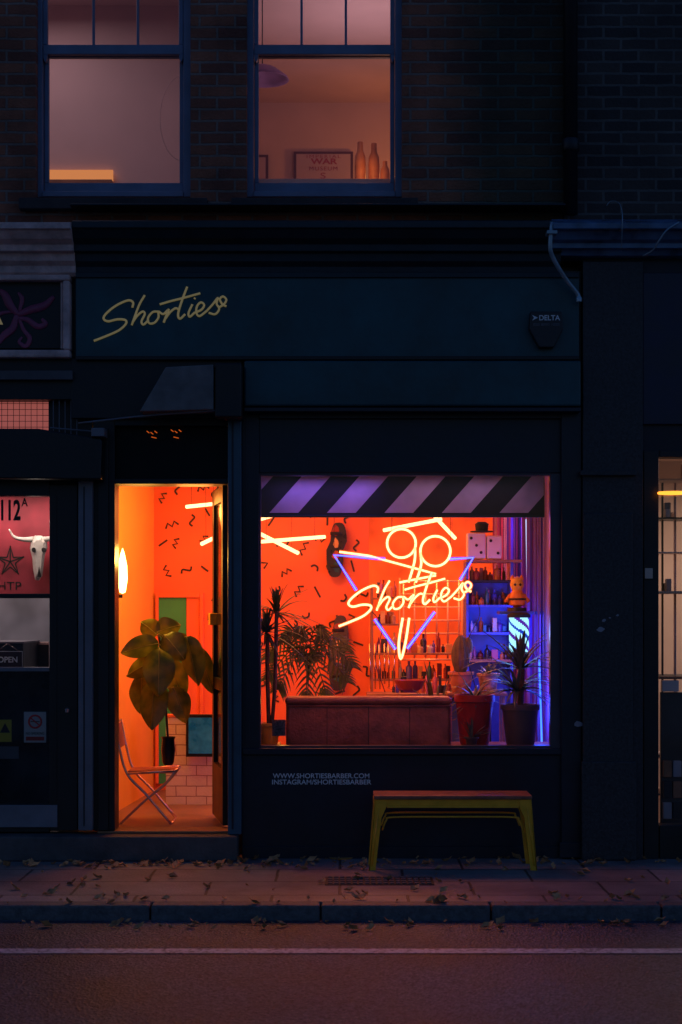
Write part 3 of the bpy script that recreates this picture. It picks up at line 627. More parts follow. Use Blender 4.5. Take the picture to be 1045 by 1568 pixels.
rosette('crown_a',P(408,968,.42),38,.27,.030,M['dracaena'],g,elev=(-25,85),droop=.5,yf=.5); rosette('crown_b',P(424,938,.45),38,.27,.028,M['dracaena'],g,elev=(-15,88),droop=.45,yf=.5)
g=grp('potted_palm'); c=Vector((X(470,.95),.95,.16)); pot('pot',g,c,.15,.3,M['terra'])
V=[];F=[];SV=[];SF=[]
for i in range(11):
    a=i*.571+random.uniform(-.15,.15); tip=P(474+56*math.cos(a),1012+48*math.sin(a),.95+.22*math.sin(a*2.3)); 
    base=c+Vector((0,0,.3)); mid=P(472+18*math.cos(a),988+14*math.sin(a),.95)
    pts=catmull([base,P(472,1050,.95),mid,tip+Vector((0,0,.03)),tip+Vector((.05*math.cos(a),0,-.05))],6); tubegeo(pts,.004,5,SV,SF)
    for j in range(9,len(pts)-1):
        t=(pts[j+1]-pts[j]).normalized(); 
        for s in (-1,1):
            d=(t*.8+Vector((-t.z,0,t.x))*s).normalized(); d.y+=random.uniform(-.2,.2); leafgeo(pts[j],pts[j]+d*.11*(1-.4*abs(j-15)/12),.019,V,F,droop=.35,shape='strap',n=4)
mk('fronds',V,F,M['palm'],g,True); mk('stems',SV,SF,M['palm'],g,True)
light('floor_uplight','POINT',P(436,1080,.9),(1,.5,.08),1.4,.05,par=g)
# rubber plant + chair in the doorway
ch=grp('folding_chair'); yc=.62
def cp(a,b_,dy=0): return Vector((X(a,yc),yc+dy,Z(b_,yc)))
tl=[]
for dy in (-.17,.17):
    tl+=[catmull([cp(181,1104,dy),cp(188,1142,dy),cp(200,1182,dy),cp(228,1212,dy),cp(266,1257,dy)],5),catmull([cp(272,1178,dy),cp(256,1198,dy),cp(226,1222,dy),cp(186,1260,dy)],5),[cp(200,1181,dy),cp(272,1177,dy)]]
tl+=[[cp(181,1104,-.17),cp(181,1104,.17)],[cp(266,1257,-.17),cp(266,1257,.17)],[cp(186,1260,-.17),cp(186,1260,.17)],[cp(272,1177,-.17),cp(272,1177,.17)]]
tubes('frame',tl,.0085,M['chrome'],ch)
a=cp(200,1180,-.16);b_=cp(270,1176,-.16); box('seat',a.x,b_.x,yc-.15,yc+.15,a.z-.005,a.z+.012,mat('chair_seat',(.35,.10,.07),.6),ch)
mk('back_sling',[cp(181,1108,-.165),cp(181,1108,.165),cp(188,1143,.165),cp(188,1143,-.165)],[(0,1,2,3)],mat('chair_canvas',(.3,.1,.08),.8),ch)
g=grp('potted_rubber_plant'); c=cp(258,1174); c.z+=.012
lathe('vase',[(.03,0),(.04,.02),(.048,.10),(.042,.17),(.05,.19),(.045,.19),(.036,.17),(.001,.16)],c,mat('dark_vase',(.035,.03,.03),.15),g)
tube('stem',catmull([c+Vector((0,0,.15)),cp(254,1080),cp(249,1010),cp(243,972)],6),.008,M['trunk'],g)
LV=[((244,985),(188,1000),36,-.10,.25),((240,972),(214,952),34,.05,.2),((240,968),(276,957),36,.06,-.2),((252,972),(284,1010),44,-.06,.15),((246,992),(248,1064),50,-.20,.1),((262,975),(300,1000),30,.10,.4),((286,975),(303,1052),42,.02,-.35),((300,990),(325,1064),34,.10,.5),((238,1040),(236,1116),48,-.16,-.25),((266,1052),(286,1108),38,.0,.3),((240,1010),(192,1036),34,.05,-.3),((216,1035),(212,1096),36,.12,.5),((258,1010),(276,1082),40,.18,-.1),((232,985),(222,1040),36,.12,.3)]
V=[];F=[];SV=[];SF=[];RB=[]
for (a0,b0),(a1,b1),w,dy,tilt in LV:
    p0=cp(a0,b0,dy*.4); p1=cp(a1,b1,dy); t=(p1-p0).normalized()
    sd=Vector((-t.z,tilt,t.x)); p1.z+=.12*(p1-p0).length
    leafgeo(p0,p1,w/S*1.05,V,F,droop=.12,shape='ob',fold=-.10 ,side=sd,n=14,ribs=RB)
    tubegeo([cp(249,(b0+6)),p0,p0.lerp(p1,.1)],.0035,5,SV,SF)
mk('leaves',V,F,M['rubber'],g,True); mk('petioles',SV,SF,M['rib'],g,True)
tubes('midribs',[[q+Vector((0,-.002,0)) for q in r_] for r_ in RB],.0022,M['rib'],g,5)
# shelving with clutter
def clutter(par,x0,x1,y0,y1,z,hmin,hmax,n,bottle=.6,tag=''):
    for i in range(n):
        x=x0+(x1-x0)*(i+.5)/n+random.uniform(-.01,.01); y=random.uniform(y0,y1); h=random.uniform(hmin,hmax)
        m_=random.choice(clut)
        if random.random()<bottle:
            r=random.uniform(.012,.026); lathe('bottle_%s%d'%(tag,i),[(.001,0),(r,0),(r,h*.6),(r*.9,h*.68),(r*.35,h*.78),(r*.35,h*.97),(r*.45,h),(.001,h)],(x,y,z),m_,par,12)
        else:
            w_=random.uniform(.02,.05); box('carton_%s%d'%(tag,i),x-w_/2,x+w_/2,y-.02,y+.02,z,z+h*.8,m_,par,.003)
gs=grp('wall_mirror_grid'); yg=3.6
tubes('rails',[[P(618+i*17,888,yg),P(618+i*17,1008,yg)] for i in range(6)]+[[P(612,890+i*20,yg),P(706,890+i*20,yg)] for i in range(7)],.008,mat('brass_rail',(.7,.5,.35),.4,metal=.3),gs,6)
for i,a in enumerate((612,708)): tube('post_%d'%i,[P(a,885,yg),Vector((X(a,yg),yg,.16))],.012,M['wood2'],gs,6)
ps=grp('product_shelving'); yk=2.35
for k,py in enumerate((915,955,1000,1040)):
    xa_,xb_=X(572,yk),X(700 if k>1 else 612,yk); box('board_%d'%k,xa_,xb_,yk,yk+.22,Z(py,yk)-.015,Z(py,yk),M['wood2'],ps,.002)
    clutter(ps,xa_+.03,xb_-.03,yk+.03,yk+.18,Z(py,yk),.06,.16,15 if k>1 else 6,tag='%d_'%k)
for i,a in enumerate((570,700)): box('side_%d'%i,X(a,yk)-.01,X(a,yk)+.01,yk,yk+.22,.16,Z(900 if i==0 else 985,yk),M['wood2'],ps,.002)
tubes('hanging_chimes',[[P(568+i*7+random.uniform(-2,2),985,1.9),P(568+i*7,1052+random.uniform(-6,4),1.9)] for i in range(6)],.006,mat('brass_tube',(.7,.45,.2),.15,metal=1),ps,6)
cb=grp('bottle_counter'); yk=1.9
box('top',X(562,yk),X(770,yk),yk-.05,yk+.3,Z(1062,yk)-.03,Z(1062,yk),M['wood2'],cb); box('body',X(566,yk),X(766,yk),yk,yk+.3,.16,Z(1062,yk)-.031,M['bluecab'],cb)
clutter(cb,X(600,yk),X(700,yk),yk,yk+.2,Z(1062,yk),.06,.18,14,tag='c')
hb=grp('red_bowl'); lathe('bowl',[(.04,0),(.09,.03),(.12,.09),(.11,.09),(.03,.02)],P(628,1060,1.75),clut[5],hb)
su=grp('corner_shelf_unit'); yc2=1.5
pbox('back_panel',716,784,890,1300,yc2+.26,yc2+.28,M['bluecab'],su)
for i,a in enumerate((714,782)): pbox('side_%d'%i,a,a+4,857,1300,yc2,yc2+.28,M['bluecab'],su,.002)
zq=[857,888,926,968,1010]
for k,py in enumerate(zq):
    pbox('board_%d'%k,714,786 if k else 800,py,py+4,yc2-.01,yc2+.28,[M['wood2'],M['stripeb'],M['bluecab'],M['bluecab'],M['wood2']][k],su,.002)
    if k: clutter(su,X(720,yc2),X(780,yc2),yc2+.03,yc2+.2,Z(py,yc2),.05,.13,8,tag='%d_'%k)
hat=grp('black_hat'); lathe('hat',[(.001,.0),(.085,.0),(.085,.008),(.045,.012),(.05,.06),(.03,.075),(.001,.075)],P(738,815,yc2+.08),M['stripeb'],hat)
db=grp('dice_box')
pbox('die_a',716,744,816,856,yc2-.0,yc2+.14,M['whitewall'],db,.01); pbox('die_b',746,769,820,856,yc2-.0,yc2+.12,M['whitewall'],db,.01)
k=0
for px,py in ((722,824),(737,846),(730,835),(752,828),(763,847)):
    lathe('pip_%d'%k,[(.001,-.001),(.011,-.001),(.011,.001),(.001,.001)],(0,0,0),M['squig'],db,12); o=db.children[-1]
    o.data.transform(Matrix.Translation(P(px,py,yc2-.003))@Matrix.Rotation(math.pi/2,4,'X')); k+=1
tf=grp('toy_figure'); ym=1.0; ymm=mat('toy_orange',(.70,.22,.03),.4)
cc=P(792,935,ym)
lathe('base',[(.001,0),(.07,0),(.065,.03),(.001,.03)],cc-Vector((0,0,.01)),M['black'],tf)
lathe('body',[(.001,.02),(.055,.04),(.06,.09),(.035,.14),(.001,.15)],cc,ymm,tf); lathe('head',[(.001,.12),(.035,.14),(.05,.18),(.04,.22),(.001,.24)],cc,mat('toy_yellow',(.7,.40,.06),.4),tf)
for s in (-1,1):
    lathe('ear_%s'%('l' if s<0 else 'r'),[(.001,0),(.016,.01),(.012,.03),(.001,.045)],cc+Vector((s*.032,0,.205)),ymm,tf,12); tube('arm_%s'%('l' if s<0 else 'r'),[cc+Vector((s*.045,0,.11)),cc+Vector((s*.08,-.02,.06))],.014,ymm,tf)
    lathe('eye_%s'%('l' if s<0 else 'r'),[(.001,-.010),(.012,0),(.001,.010)],cc+Vector((s*.018,-.046,.18)),M['squig'],tf,10)
tube('belt',[cc+Vector((.062*math.cos(i*.3),.062*math.sin(i*.3),.08)) for i in range(22)],.007,M['squig'],tf,6)
light('toy_light','POINT',cc+Vector((-.08,-.25,.2)),(1,.45,.1),.3,.04,par=tf)
fs=grp('figure_shelf'); pbox('board',765,838,936,941,.92,1.12,M['bluecab'],fs,.002); tube('post',[(X(800,1.0),1.0,.16),(X(800,1.0),1.0,Z(940,1.0))],.012,M['stripeb'],fs)
# lit barber pole (striped glowing cylinder between two caps)
bpole=grp('barber_pole'); yp=.86; cc=P(795,998,yp); r_=.068; hh=.235; nk,nz=32,24
VV=[(cc.x+r_*math.cos(2*math.pi*k/nk),cc.y+r_*math.sin(2*math.pi*k/nk),cc.z+hh*j/nz) for j in range(nz+1) for k in range(nk)]
FA,FB,FC=[],[],[]
for j in range(nz):
    for k in range(nk):
        f=(j*nk+k,j*nk+(k+1)%nk,(j+1)*nk+(k+1)%nk,(j+1)*nk+k); t=(k/nk*2+j/nz*1.6)%1
        (FA if t<.34 or .5<t<.8 else FB if t<.5 else FC).append(f)
mk('stripes_white',VV,FA,emis('pole_white',(.35,.8,1),1.5),bpole); mk('stripes_blue',VV,FB,emis('pole_blue',(.01,.05,.6),1.0),bpole); mk('stripes_red',VV,FC,emis('pole_red',(.12,.02,.5),.8),bpole)
for nm,z in (('cap_low',-.035),('cap_top',hh)): lathe(nm,[(.001,0),(r_*1.15,0),(r_*1.15,.02),(r_*.8,.035),(.001,.036)],cc+Vector((0,0,z)),M['stripeb'],bpole)
tube('stand',[cc-Vector((0,0,.03)),Vector((cc.x,cc.y,.16))],.012,M['iron'],bpole)
light('pole_light','POINT',cc+Vector((0,-.12,.12)),(.15,.5,1),1.0,.06,par=bpole)
g=grp('blue_led_strip'); tube('strip',[P(826,1010,.7),P(830,1140,.7)],.006,M['bluestrip'],g); tube('strip_b',[P(806,795,1.4),P(808,900,1.4)],.005,emis('pale_strip',(.5,.6,1),1.2),g)
light('strip_light','POINT',P(820,1085,.6),(.02,.08,1),6,.1,par=g)
cm=[mat('strip_cloth_%d'%i,c,.6) for i,c in enumerate([(.5,.1,.35),(.15,.15,.7),(.6,.5,.7),(.08,.05,.3)])]
g=grp('strip_curtain')
for i in range(44):
    yy=.75+i*.075; xx=1.34+.03*math.sin(i*1.7); mk('strip_%d'%i,[(xx,yy,.3),(xx+.02,yy+.05,.3),(xx+.02,yy+.05,2.75),(xx,yy,2.75)],[(0,1,2,3)],random.choice(cm),g)
g=grp('paper_notice'); pbox('sheet',417,438,1102,1127,.05,.052,mat('notice_grey',(.12,.1,.12),.5,var=.8,scale=90),g,0)
# ------------------------------------------------------------ bench
bn=grp('metal_bench'); yf=-.52; yk=-.24
zt=.455
xa=X(573,yf); xb=X(815,yf)
for i in range(3): box('seat_slat_%d'%i,xa,xb,yf-.01+i*.103,yf+.088+i*.103,zt-.022,zt,M['wood'],bn,.004)
ap0=zt-.024; 
def leg(xc,dirn,y,ys):
    top=ap0; x_t=xc; x_b=xc+dirn*.035
    pts=[(x_t-dirn*.003,top),(x_t-dirn*.075,top),(x_t-dirn*.070,top-.05),(x_t-dirn*.042,top-.11),(x_b-dirn*.040,.0),(x_b,.0)]
    tg='%s_%s'%('l' if dirn<0 else 'r','f' if y<-.4 else 'b')
    prismy('leg_'+tg,pts,y,y+.006,M['yellow'],bn,.001)
    sx=[(y,top),(y+ys*.05,top),(y+ys*.035,0),(y,0)]; v=[]
    for (yy,zz) in sx:
        xx=x_t+(x_b-x_t)*(top-zz)/top; v+=[(xx-dirn*.006,yy,zz),(xx,yy,zz)]
    mk('leg_side_'+tg,v,[(0,2,4,6),(1,3,5,7),(0,1,3,2),(2,3,5,4),(4,5,7,6),(6,7,1,0)],M['yellow'],bn)
    tube('rib_'+tg,[(x_t-dirn*.025,y-.001,top-.05),(x_b-dirn*.018,y-.001,.03)],.004,M['yellow'],bn,6)
for y,ys in ((yf,1),(yk,-1)):
    leg(xa+.004,-1,y,ys); leg(xb-.004,1,y,ys)
box('apron_front',xa+.01,xb-.01,yf+.0065,yf+.012,ap0-.045,ap0,M['yellow'],bn,.001); box('apron_back',xa+.01,xb-.01,yk-.006,yk-.0005,ap0-.045,ap0,M['yellow'],bn,.001)
box('apron_lip',xa+.08,xb-.08,yf-.004,yf+.006,ap0-.05,ap0-.042,M['yellow'],bn,.002)
box('apron_side_l',xa-.002,xa+.004,yf+.05,yk-.05,ap0-.045,ap0,M['yellow'],bn,.001); box('apron_side_r',xb-.004,xb+.002,yf+.05,yk-.05,ap0-.045,ap0,M['yellow'],bn,.001)
for i,y in enumerate((yf+.03,yk-.03)):
    tube('brace_%d'%i,catmull([(xa+.05,y,ap0-.19),(xa+.075,y,ap0-.13),(xa+.12,y,ap0-.11),((xa+xb)/2,y,ap0-.108),(xb-.12,y,ap0-.11),(xb-.075,y,ap0-.13),(xb-.05,y,ap0-.19)],6),.006,M['yellow'],bn)
# ------------------------------------------------------------ left shop
T=grp('tattoo_shop_front')
x0=-4.6
cornice(x0,X(110,-.25),Z(334,-.3),Z(421,-.12),.30,M['greywhite'],T,'cornice')
box('sign_panel',x0,X(98,-.04),-.05,.02,Z(535),Z(428),M['black'],T,0)
for i,(a,b_,c,d) in enumerate(((x0,X(108,-.1),Z(430,-.1),Z(421,-.1)),(x0,X(108,-.1),Z(548,-.1),Z(536,-.1)),(X(97,-.1),X(108,-.1),Z(536,-.1),Z(430,-.1)))): box('sign_frame_%d'%i,a,b_,-.12,.0,min(c,d),max(c,d),M['greywhite'],T,.012)
box('sign_frame_inner',X(93,-.09),X(96.5,-.09),-.09,-.051,Z(534,-.09),Z(432,-.09),M['greywhite'],T,.004)
ts=grp('painted_sign')
V=[];F=[]
for pts,r in (([(0,0),(-12,-14),(-20,-30),(-30,-38)],.03),([(0,0),(20,-8),(40,-14),(55,-28)],.03),([(0,5),(15,8),(30,18),(42,14),(36,6)],.022),([(-2,0),(-8,20),(-22,32),(-30,44)],.026),([(0,0),(8,22),(18,36),(12,48),(2,42),(6,34)],.016),([(-5,-5),(-26,-2),(-34,8),(-26,14)],.014),([(2,-5),(6,-24),(0,-34)],.016)):
    pp=catmull([P(28+a,482+b_,-.053) for a,b_ in pts],6); n=len(pp); b0=len(V)
    tubegeo(pp,[r*(.35+.65*math.sin(math.pi*(i/(n-1)*.85+.1))) for i in range(n)],6,V,F)
    for i in range(b0,len(V)): V[i]=Vector((V[i].x,-.053+(V[i].y+.053)*.15,V[i].z))
mk('swirl_motif',V,F,M['purple'],ts,True); text('lettering','A',-25,5,482,-.054,M['gold'],ts,h=30)
box('under_sign',x0,X(112,-.04),-.05,.12,Z(612,-.04),Z(549,-.04),M['black'],T,.003)
box('beam',x0,X(112,-.08),-.10,-.051,Z(582,-.08),Z(568,-.08),mat('beam_grey',(.09,.08,.09),.6),T,.004)
pinkp=mat('pink_lit_panel',(.5,.16,.14),.8,emit=(.8,.2,.17),es=.35)
box('transom_panel',x0,X(77,.1),.1,.12,Z(660,.1),Z(612,.1),pinkp,T,0)
V=[];F=[]
for i in range(40): tubegeo([P(84-i*9,614,.06),P(84-i*9,660,.06)],.0018,5,V,F)
for j in range(5): tubegeo([P(90,618+j*9,.062),P(-280,618+j*9,.062)],.0018,5,V,F)
mk('wire_grid',V,F,M['iron'],T)
V=[];F=[]
for i in range(5): tubegeo([P(82+i*9,600,-.03),P(82+i*9,668,-.03)],.003,5,V,F)
tubegeo([P(77,655,-.035),P(160,662,-.035)],.005,5,V,F)
mk('grille',V,F,M['pilgrey'],T)
box('transom_back',X(77,.1),X(143,.1),.05,.2,Z(760,.1),Z(600,.1),M['black'],T,0)
prismy('shutter_housing',[(x0,Z(655,-.15)),(X(60,-.15),Z(657,-.15)),(X(156,-.15),Z(672,-.15)),(X(158,-.15),Z(678,-.15)),(X(156,-.15),Z(735,-.15)),(x0,Z(728,-.15))],-.18,.05,M['black'],T,.01)
box('door_bracket',X(140,-.2),X(160,-.2),-.2,-.05,Z(668,-.2),Z(655,-.2),M['pilgrey'],T)
pbox('grey_pilaster',120,142,736,1272,-.06,.1,M['pilgrey'],T,.005); pbox('pilaster_groove',128,130,745,1265,-.062,-.0602,M['black'],T,0)
pbox('door_stile',76,119,742,1272,-.02,.1,M['black'],T); box('door_top',x0,X(76,-.02),-.02,.1,Z(760),Z(728),M['black'],T)
pbox('door_stile_bead',84,87,760,1225,-.026,-.0202,M['black'],T,.001)
box('door_mid_rail',x0,X(76,-.02),-.01,.09,Z(916),Z(909),M['black'],T); box('door_low_rail',x0,X(76),-.01,.09,Z(1028),Z(1022),M['pilgrey'],T,.002)
box('door_base',x0,X(76),-.01,.1,.166,Z(1231),M['black'],T); box('kick_plate',x0,X(88,-.03),-.03,-.021,Z(1266),Z(1232),M['pilgrey'],T,.003)
mk('shop_glass',[(x0,.03,Z(1231)),(X(76),.03,Z(1231)),(X(76),.03,Z(760)),(x0,.03,Z(760))],[(0,1,2,3)],M['glassd'],T)
box('lower_panel',x0,X(76),.04,.08,Z(1231),Z(1028),mat('black_lower_glass',(.012,.013,.016),.12),T,0)
room(T,'parlour',-4.5,-1.83,.12,2.6,.16,2.75,M['greyint'],M['greyint'],M['greyint'])
light('parlour_lamp','AREA',(-2.7,1.4,2.6),(1,.76,.74),17,.9,par=T)
light('parlour_window_lamp','AREA',(-2.15,.10,2.28),(1,.75,.72),2.2,.7,rot=(math.radians(22),0,0),sy=.04,par=T)
lathe('knob',[(.001,-.02),(.012,-.02),(.016,0),(.001,.01)],P(103,1086,-.04),M['chrome'],T,14)
pbox('letter_plate',-8,29,1143,1162,.0355,.0395,M['pilgrey'],T,.002)
py_=.36
po=grp('window_poster'); box('sheet',-2.9,X(77,py_),py_,py_+.004,Z(911,py_),Z(750,py_),M['poster'],po,0)
text('number','112',2,32,781,.026,M['squig'],po,h=32,bold=.03); text('number_suffix','A',33,43,769,.026,M['squig'],po,h=13,bold=.02)
text('letters','HTP',-3,33,897,py_-.003,M['squig'],po,h=12)
st=[]
for i in range(5):
    a=-math.pi/2+i*2*math.pi/5; q=py_-.003
    st.append([P(16+8*math.cos(a-.63),860+8*math.sin(a-.63),q),P(16+22*math.cos(a),860+24*math.sin(a),q),P(16+8*math.cos(a+.63),860+8*math.sin(a+.63),q)])
    st.append([P(16,860,q),P(16+22*math.cos(a),860+24*math.sin(a),q)])
ribbons('star',st,.009,M['squig'],po)
sk=grp('bull_skull'); ysk=.26
prof=[(47,826),(54,820),(65,820),(72,826),(73,838),(69,850),(67,866),(65,882),(60,889),(54,888),(51,872),(50,856),(46,840)]
n=len(prof); V=[];F=[]
for k,(sc_,dy) in enumerate(((1,0),(.9,-.035),(.55,-.06))):
    for a,b_ in prof: V.append(P(59.5+(a-59.5)*sc_,852+(b_-852)*(.5+.5*sc_),ysk+dy))
for k in range(2):
    for i in range(n): F.append((k*n+i,k*n+(i+1)%n,(k+1)*n+(i+1)%n,(k+1)*n+i))
F.append(tuple(range(2*n,3*n))); F.append(tuple(range(n))[::-1])
mk('skull',V,F,M['bone'],sk)
for i,(a,b_) in enumerate(((52,842),(67,842))): prismy('eye_socket_%d'%i,[(X(a+3.2*math.cos(q),.19),Z(b_+3.8*math.sin(q),.19)) for q in [j*.785 for j in range(8)]],.188,.23,M['squig'],sk)
prismy('nose_cavity',[(X(57,.19),Z(884,.19)),(X(60,.19),Z(868,.19)),(X(63,.19),Z(884,.19))],.19,.21,M['squig'],sk)
pp=catmull([P(52,826,ysk-.03),P(36,826,ysk-.03),P(22,822,ysk-.03),P(14,810,ysk-.04)],5); tube('horn_l',pp,[.02*(1-.8*i/(len(pp)-1)) for i in range(len(pp))],M['bone'],sk)
pp=catmull([P(68,826,ysk-.03),P(78,824,ysk-.03),P(90,818,ysk),P(98,806,ysk)],5); tube('horn_r',pp,[.02*(1-.8*i/(len(pp)-1)) for i in range(len(pp))],M['bone'],sk)
light('skull_fill','POINT',(X(50,.1),.10,Z(800,.1)),(1,.85,.75),.5,.03,par=T)  # added light without a fixture, brightens the skull
os_=grp('open_sign'); pbox('plate',-8,34,998,1021,.10,.104,mat('sign_dark',(.03,.01,.015),.4),os_,0); pbox('border',-9,35,997,1022,.105,.108,M['stickerW'],os_,0); text('word','OPEN',-3,27,1010,.098,M['white'],os_,h=9,bold=.02); tubes('chain',[[P(12,985,.1),P(-5,998,.1)],[P(12,985,.1),P(30,998,.1)]],.001,M['chrome'],os_,5)
s=grp('warning_sticker'); pbox('plate',-12,18,1102,1136,.034,.0345,M['stickerY'],s,0); mk('triangle',[P(8,1107,.033),P(16,1122,.033),P(0,1122,.033)],[(0,1,2)],M['squig'],s)
s=grp('no_smoking_sticker'); pbox('plate',37,71,1090,1137,.034,.0345,M['stickerW'],s,0); tube('ring',circ(54,1105,9.5,.032,24),.006,M['stickerR'],s,6); tube('bar',[P(47,1099,.031),P(61,1111,.031)],.004,M['stickerR'],s,6); tube('cigarette',[P(47,1105,.0325),P(61,1105,.0325)],.003,M['squig'],s,6); text('text','NO SMOKING',40,68,1123,.033,M['squig'],s,h=4); pbox('band',40,68,1128,1134,.0332,.0338,M['stickerR'],s,0)
mg=grp('counter_desk'); box('desk',-2.9,X(40,.9),.8,1.4,.16,Z(985,.9),M['black'],mg); box('desk_top',-2.92,X(42,.9),.78,1.42,Z(985,.9),Z(982,.9),M['pilgrey'],mg)
pi=grp('picture_frame'); pbox('frame',46,75,983,1022,1.4,1.43,M['greywhite'],pi); pbox('inner',50,75,987,1022,1.39,1.399,M['black'],pi,0)
# ------------------------------------------------------------ right building
R=grp('neighbouring_shop_building')
box('upper_wall',xr+.004,7,WY-.01,.5,Z(395),9.5,M['brickdark'],R,0)
prismx('gutter_cornice',[(.03,Z(336,-.2)),(-.2,Z(336,-.2)),(-.30,Z(341,-.3)),(-.30,Z(350,-.3)),(-.25,Z(354,-.25)),(-.22,Z(368,-.2)),(-.18,Z(371,-.2)),(-.18,Z(379,-.2)),(-.13,Z(381,-.15)),(-.11,Z(392,-.1)),(.03,Z(394,-.1))],X(846,-.25),5,M['bluemetal'],R)
box('shop_head',X(891),5,-.03,.11,Z(700),Z(396,-.0),mat('navy_black_fascia',(.006,.006,.014),.5,var=.4),R,.003)
box('fascia_panel',X(985,-.06),5,-.06,-.031,Z(650,-.05),Z(418,-.05),mat('dark_blue_fascia',(.006,.009,.035),.4,var=.3),R,.004)
pbox('granite_pier',893,985,400,1316,-.07,.35,M['granite'],R,.004)
pbox('pier_lower',893,970,785,1318,-.10,-.071,M['granite'],R,.01); pbox('pier_capital',889,975,720,728,-.11,-.071,M['granite'],R,.004); pbox('pier_base',891,975,1166,1318,-.12,-.101,M['granite'],R,.008)
pbox('black_frame',986,1009,690,1316,-.04,.1,M['black'],R); box('frame_top',X(1009),5,-.04,.1,Z(701),Z(690),M['black'],R)
box('riser',X(1009),5,-.035,.1,0,Z(1263),M['black'],R)
mk('shop_glass',[(X(1009),.03,Z(1263)),(5,.03,Z(1263)),(5,.03,Z(701)),(X(1009),.03,Z(701))],[(0,1,2,3)],M['glass'],R)
room(R,'shop_room',1.62,4.8,.12,2.6,.12,2.75,M['beige'],M['beige'],M['floor'])
light('shop_lamp','AREA',(3.0,1.3,2.6),(1,.70,.58),27,.9,par=R)
fr_=grp('shelving_rack')
for i,(py,h_) in enumerate(((733,2),(792,2.5),(845,2),(905,4),(1035,2),(1155,6),(1215,3))): pbox('board_%d'%i,1006,1120,py,py+h_,.35+.07*(i%3),.75,[M['beige'],M['black'],M['whitewall']][i%3],fr_,.002)
for i,(px,w_) in enumerate(((1014,2.5),(1033,3),(1060,3),(1090,3))): pbox('post_%d'%i,px,px+w_,735,1262,.6,.63,[M['black'],M['greywhite']][i%2],fr_,.002)
k=0
for i in range(20):
    px=1012+random.uniform(0,90); py=random.choice([733,792,905,1035,1155]); h_=random.uniform(8,28); w_=random.uniform(4,12); pbox('item_%d'%k,px,px+w_,py-h_,py,.45+.01*i,.5+.01*i,random.choice([M['greyint'],M['wood2'],M['whitewall'],M['beige'],clut[2]]),fr_,.004); k+=1
pn=grp('dark_side_cabinet'); pbox('body',1012,1080,1060,1262,.3,.34,mat('cab_dark',(.05,.04,.035),.4),pn); pbox('top_edge',1010,1082,1036,1040,.28,.34,M['wood2'],pn); pbox('white_box',1014,1040,1042,1059,.28,.33,M['whitewall'],pn)
for i in range(6): pbox('crate_%d'%i,1016+(i%2)*15,1029+(i%2)*15,1165+(i//2)*32,1190+(i//2)*32,.27,.299,[M['wood2'],M['greyint'],M['black']][i%3],pn,.004)
dp=grp('drain_pipe'); xx=X(874,-.03); tube('stack',[(xx,-.03,Z(330)),(xx,-.03,9)],.045,M['iron'],dp,14)
for i,z in enumerate((4.5,5.6,6.9)): lathe('collar_%d'%i,[(.05,0),(.056,.01),(.056,.07),(.05,.08)],(xx,-.03,z),M['iron'],dp,14)
dp=grp('down_pipe'); tube('pipe',catmull([P(846,340,-.27),P(843,372,-.27),P(846,392,-.25),P(865,425,-.17),P(884,449,-.13),P(887,458,-.13)],6),.014,M['zinc'],dp,10); lathe('spout',[(.018,0),(.02,.02),(.016,.03)],P(887,462,-.13),M['zinc'],dp,12); box('bracket',X(838,-.3),X(854,-.3),-.3,-.2,Z(358,-.3),Z(352,-.3),M['zinc'],dp)
cab=grp('cable_loop'); tube('cable',catmull([P(929,315,-.02),P(936,308,-.06),P(948,311,-.2),P(953,325,-.32),P(953,350,-.33),P(952,385,-.25)],6),.003,M['zinc'],cab,6)
cab=grp('cable_loop'); tube('cable',catmull([P(1040,340,-.32),P(1022,352,-.33),P(1010,368,-.30),P(1000,383,-.25),P(985,392,-.2)],6),.006,M['zinc'],cab,6)
V=[];F=[]
for i,(a,b_,s_) in enumerate(((920,963,7),(925,950,4),(946,942,3),(934,946,2),(888,1109,8),(993,878,5))):
    b0=len(V); n=9
    for k in range(n):
        an=6.283*k/n; rr=s_*random.uniform(.5,1.1); V.append(P(a+rr*math.cos(an),b_+rr*.7*math.sin(an),-.1035 if a<970 and a>892 else -.045))
    F.append(tuple(range(b0,b0+n)))
mk('paint_marks',V,F,M['greyint'],R)
pbox('door_bell',988,1000,870,886,-.06,-.041,M['beige'],R,.003)
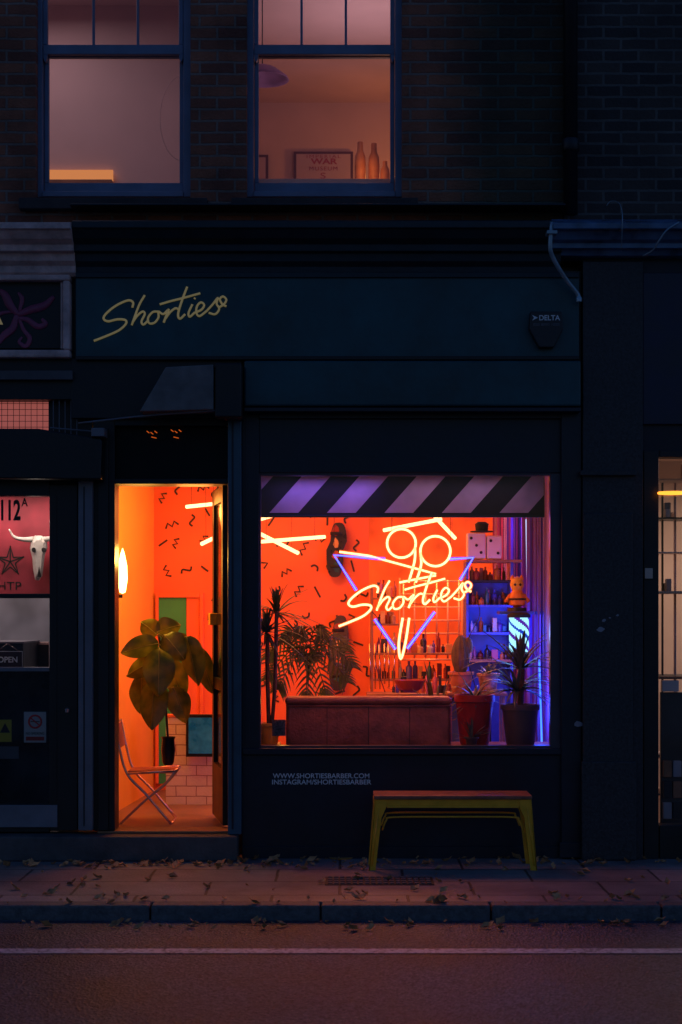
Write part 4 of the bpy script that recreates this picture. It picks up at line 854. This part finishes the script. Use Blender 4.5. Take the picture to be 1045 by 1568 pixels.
# ------------------------------------------------------------ recentre empties
bpy.context.view_layer.update()
for e in [o for o in bpy.data.objects if o.type=='EMPTY' and o.parent is None]:
    pts=[]
    for c in e.children_recursive:
        if c.type=='MESH': pts+=[c.matrix_world@Vector(q) for q in c.bound_box]
    if not pts: continue
    loc=Vector(((min(p.x for p in pts)+max(p.x for p in pts))/2,(min(p.y for p in pts)+max(p.y for p in pts))/2,min(p.z for p in pts)))
    e.location=loc
    for c in e.children: c.matrix_parent_inverse=Matrix.Translation(-loc)
# ------------------------------------------------------------ world, sun, camera
w=bpy.data.worlds.new('World'); sc.world=w; w.use_nodes=True; nt=w.node_tree; nt.nodes.clear()
o=nt.nodes.new('ShaderNodeOutputWorld'); bg=nt.nodes.new('ShaderNodeBackground'); sk=nt.nodes.new('ShaderNodeTexSky'); sk.sky_type='NISHITA'; sk.sun_disc=False
sk.sun_elevation=math.radians(1.5); sk.sun_rotation=math.radians(-70); sk.altitude=50; sk.air_density=1.0; sk.ozone_density=3; sk.dust_density=.3
tn=nt.nodes.new('ShaderNodeMix'); tn.data_type='RGBA'; tn.blend_type='MULTIPLY'; tn.inputs['Factor'].default_value=1; tn.inputs['B'].default_value=(.60,.72,1.12,1)
nt.links.new(sk.outputs[0],tn.inputs['A']); nt.links.new(tn.outputs['Result'],bg.inputs[0])
bg.inputs[1].default_value=.23; nt.links.new(bg.outputs[0],o.inputs[0])
s=bpy.data.lights.new('sun','SUN'); s.energy=.02; s.angle=math.radians(15); s.color=(1,.8,.75); so=bpy.data.objects.new('sun',s); sc.collection.objects.link(so)
so.rotation_euler=(math.radians(-88.5),0,math.radians(70))
cd=bpy.data.cameras.new('camera'); co=bpy.data.objects.new('camera',cd); sc.collection.objects.link(co); sc.camera=co
co.location=(0,-D,CZ); co.rotation_euler=(math.pi/2,0,0); cd.sensor_width=36; cd.lens=36*S*D/1568; cd.shift_y=(HZ-784)/1568; cd.clip_end=2000; cd.clip_start=.1
cd.dof.use_dof=True; cd.dof.focus_distance=11.4; cd.dof.aperture_fstop=3.2
sc.view_settings.view_transform='Standard'; sc.view_settings.look='None'; sc.view_settings.exposure=0; sc.view_settings.gamma=1
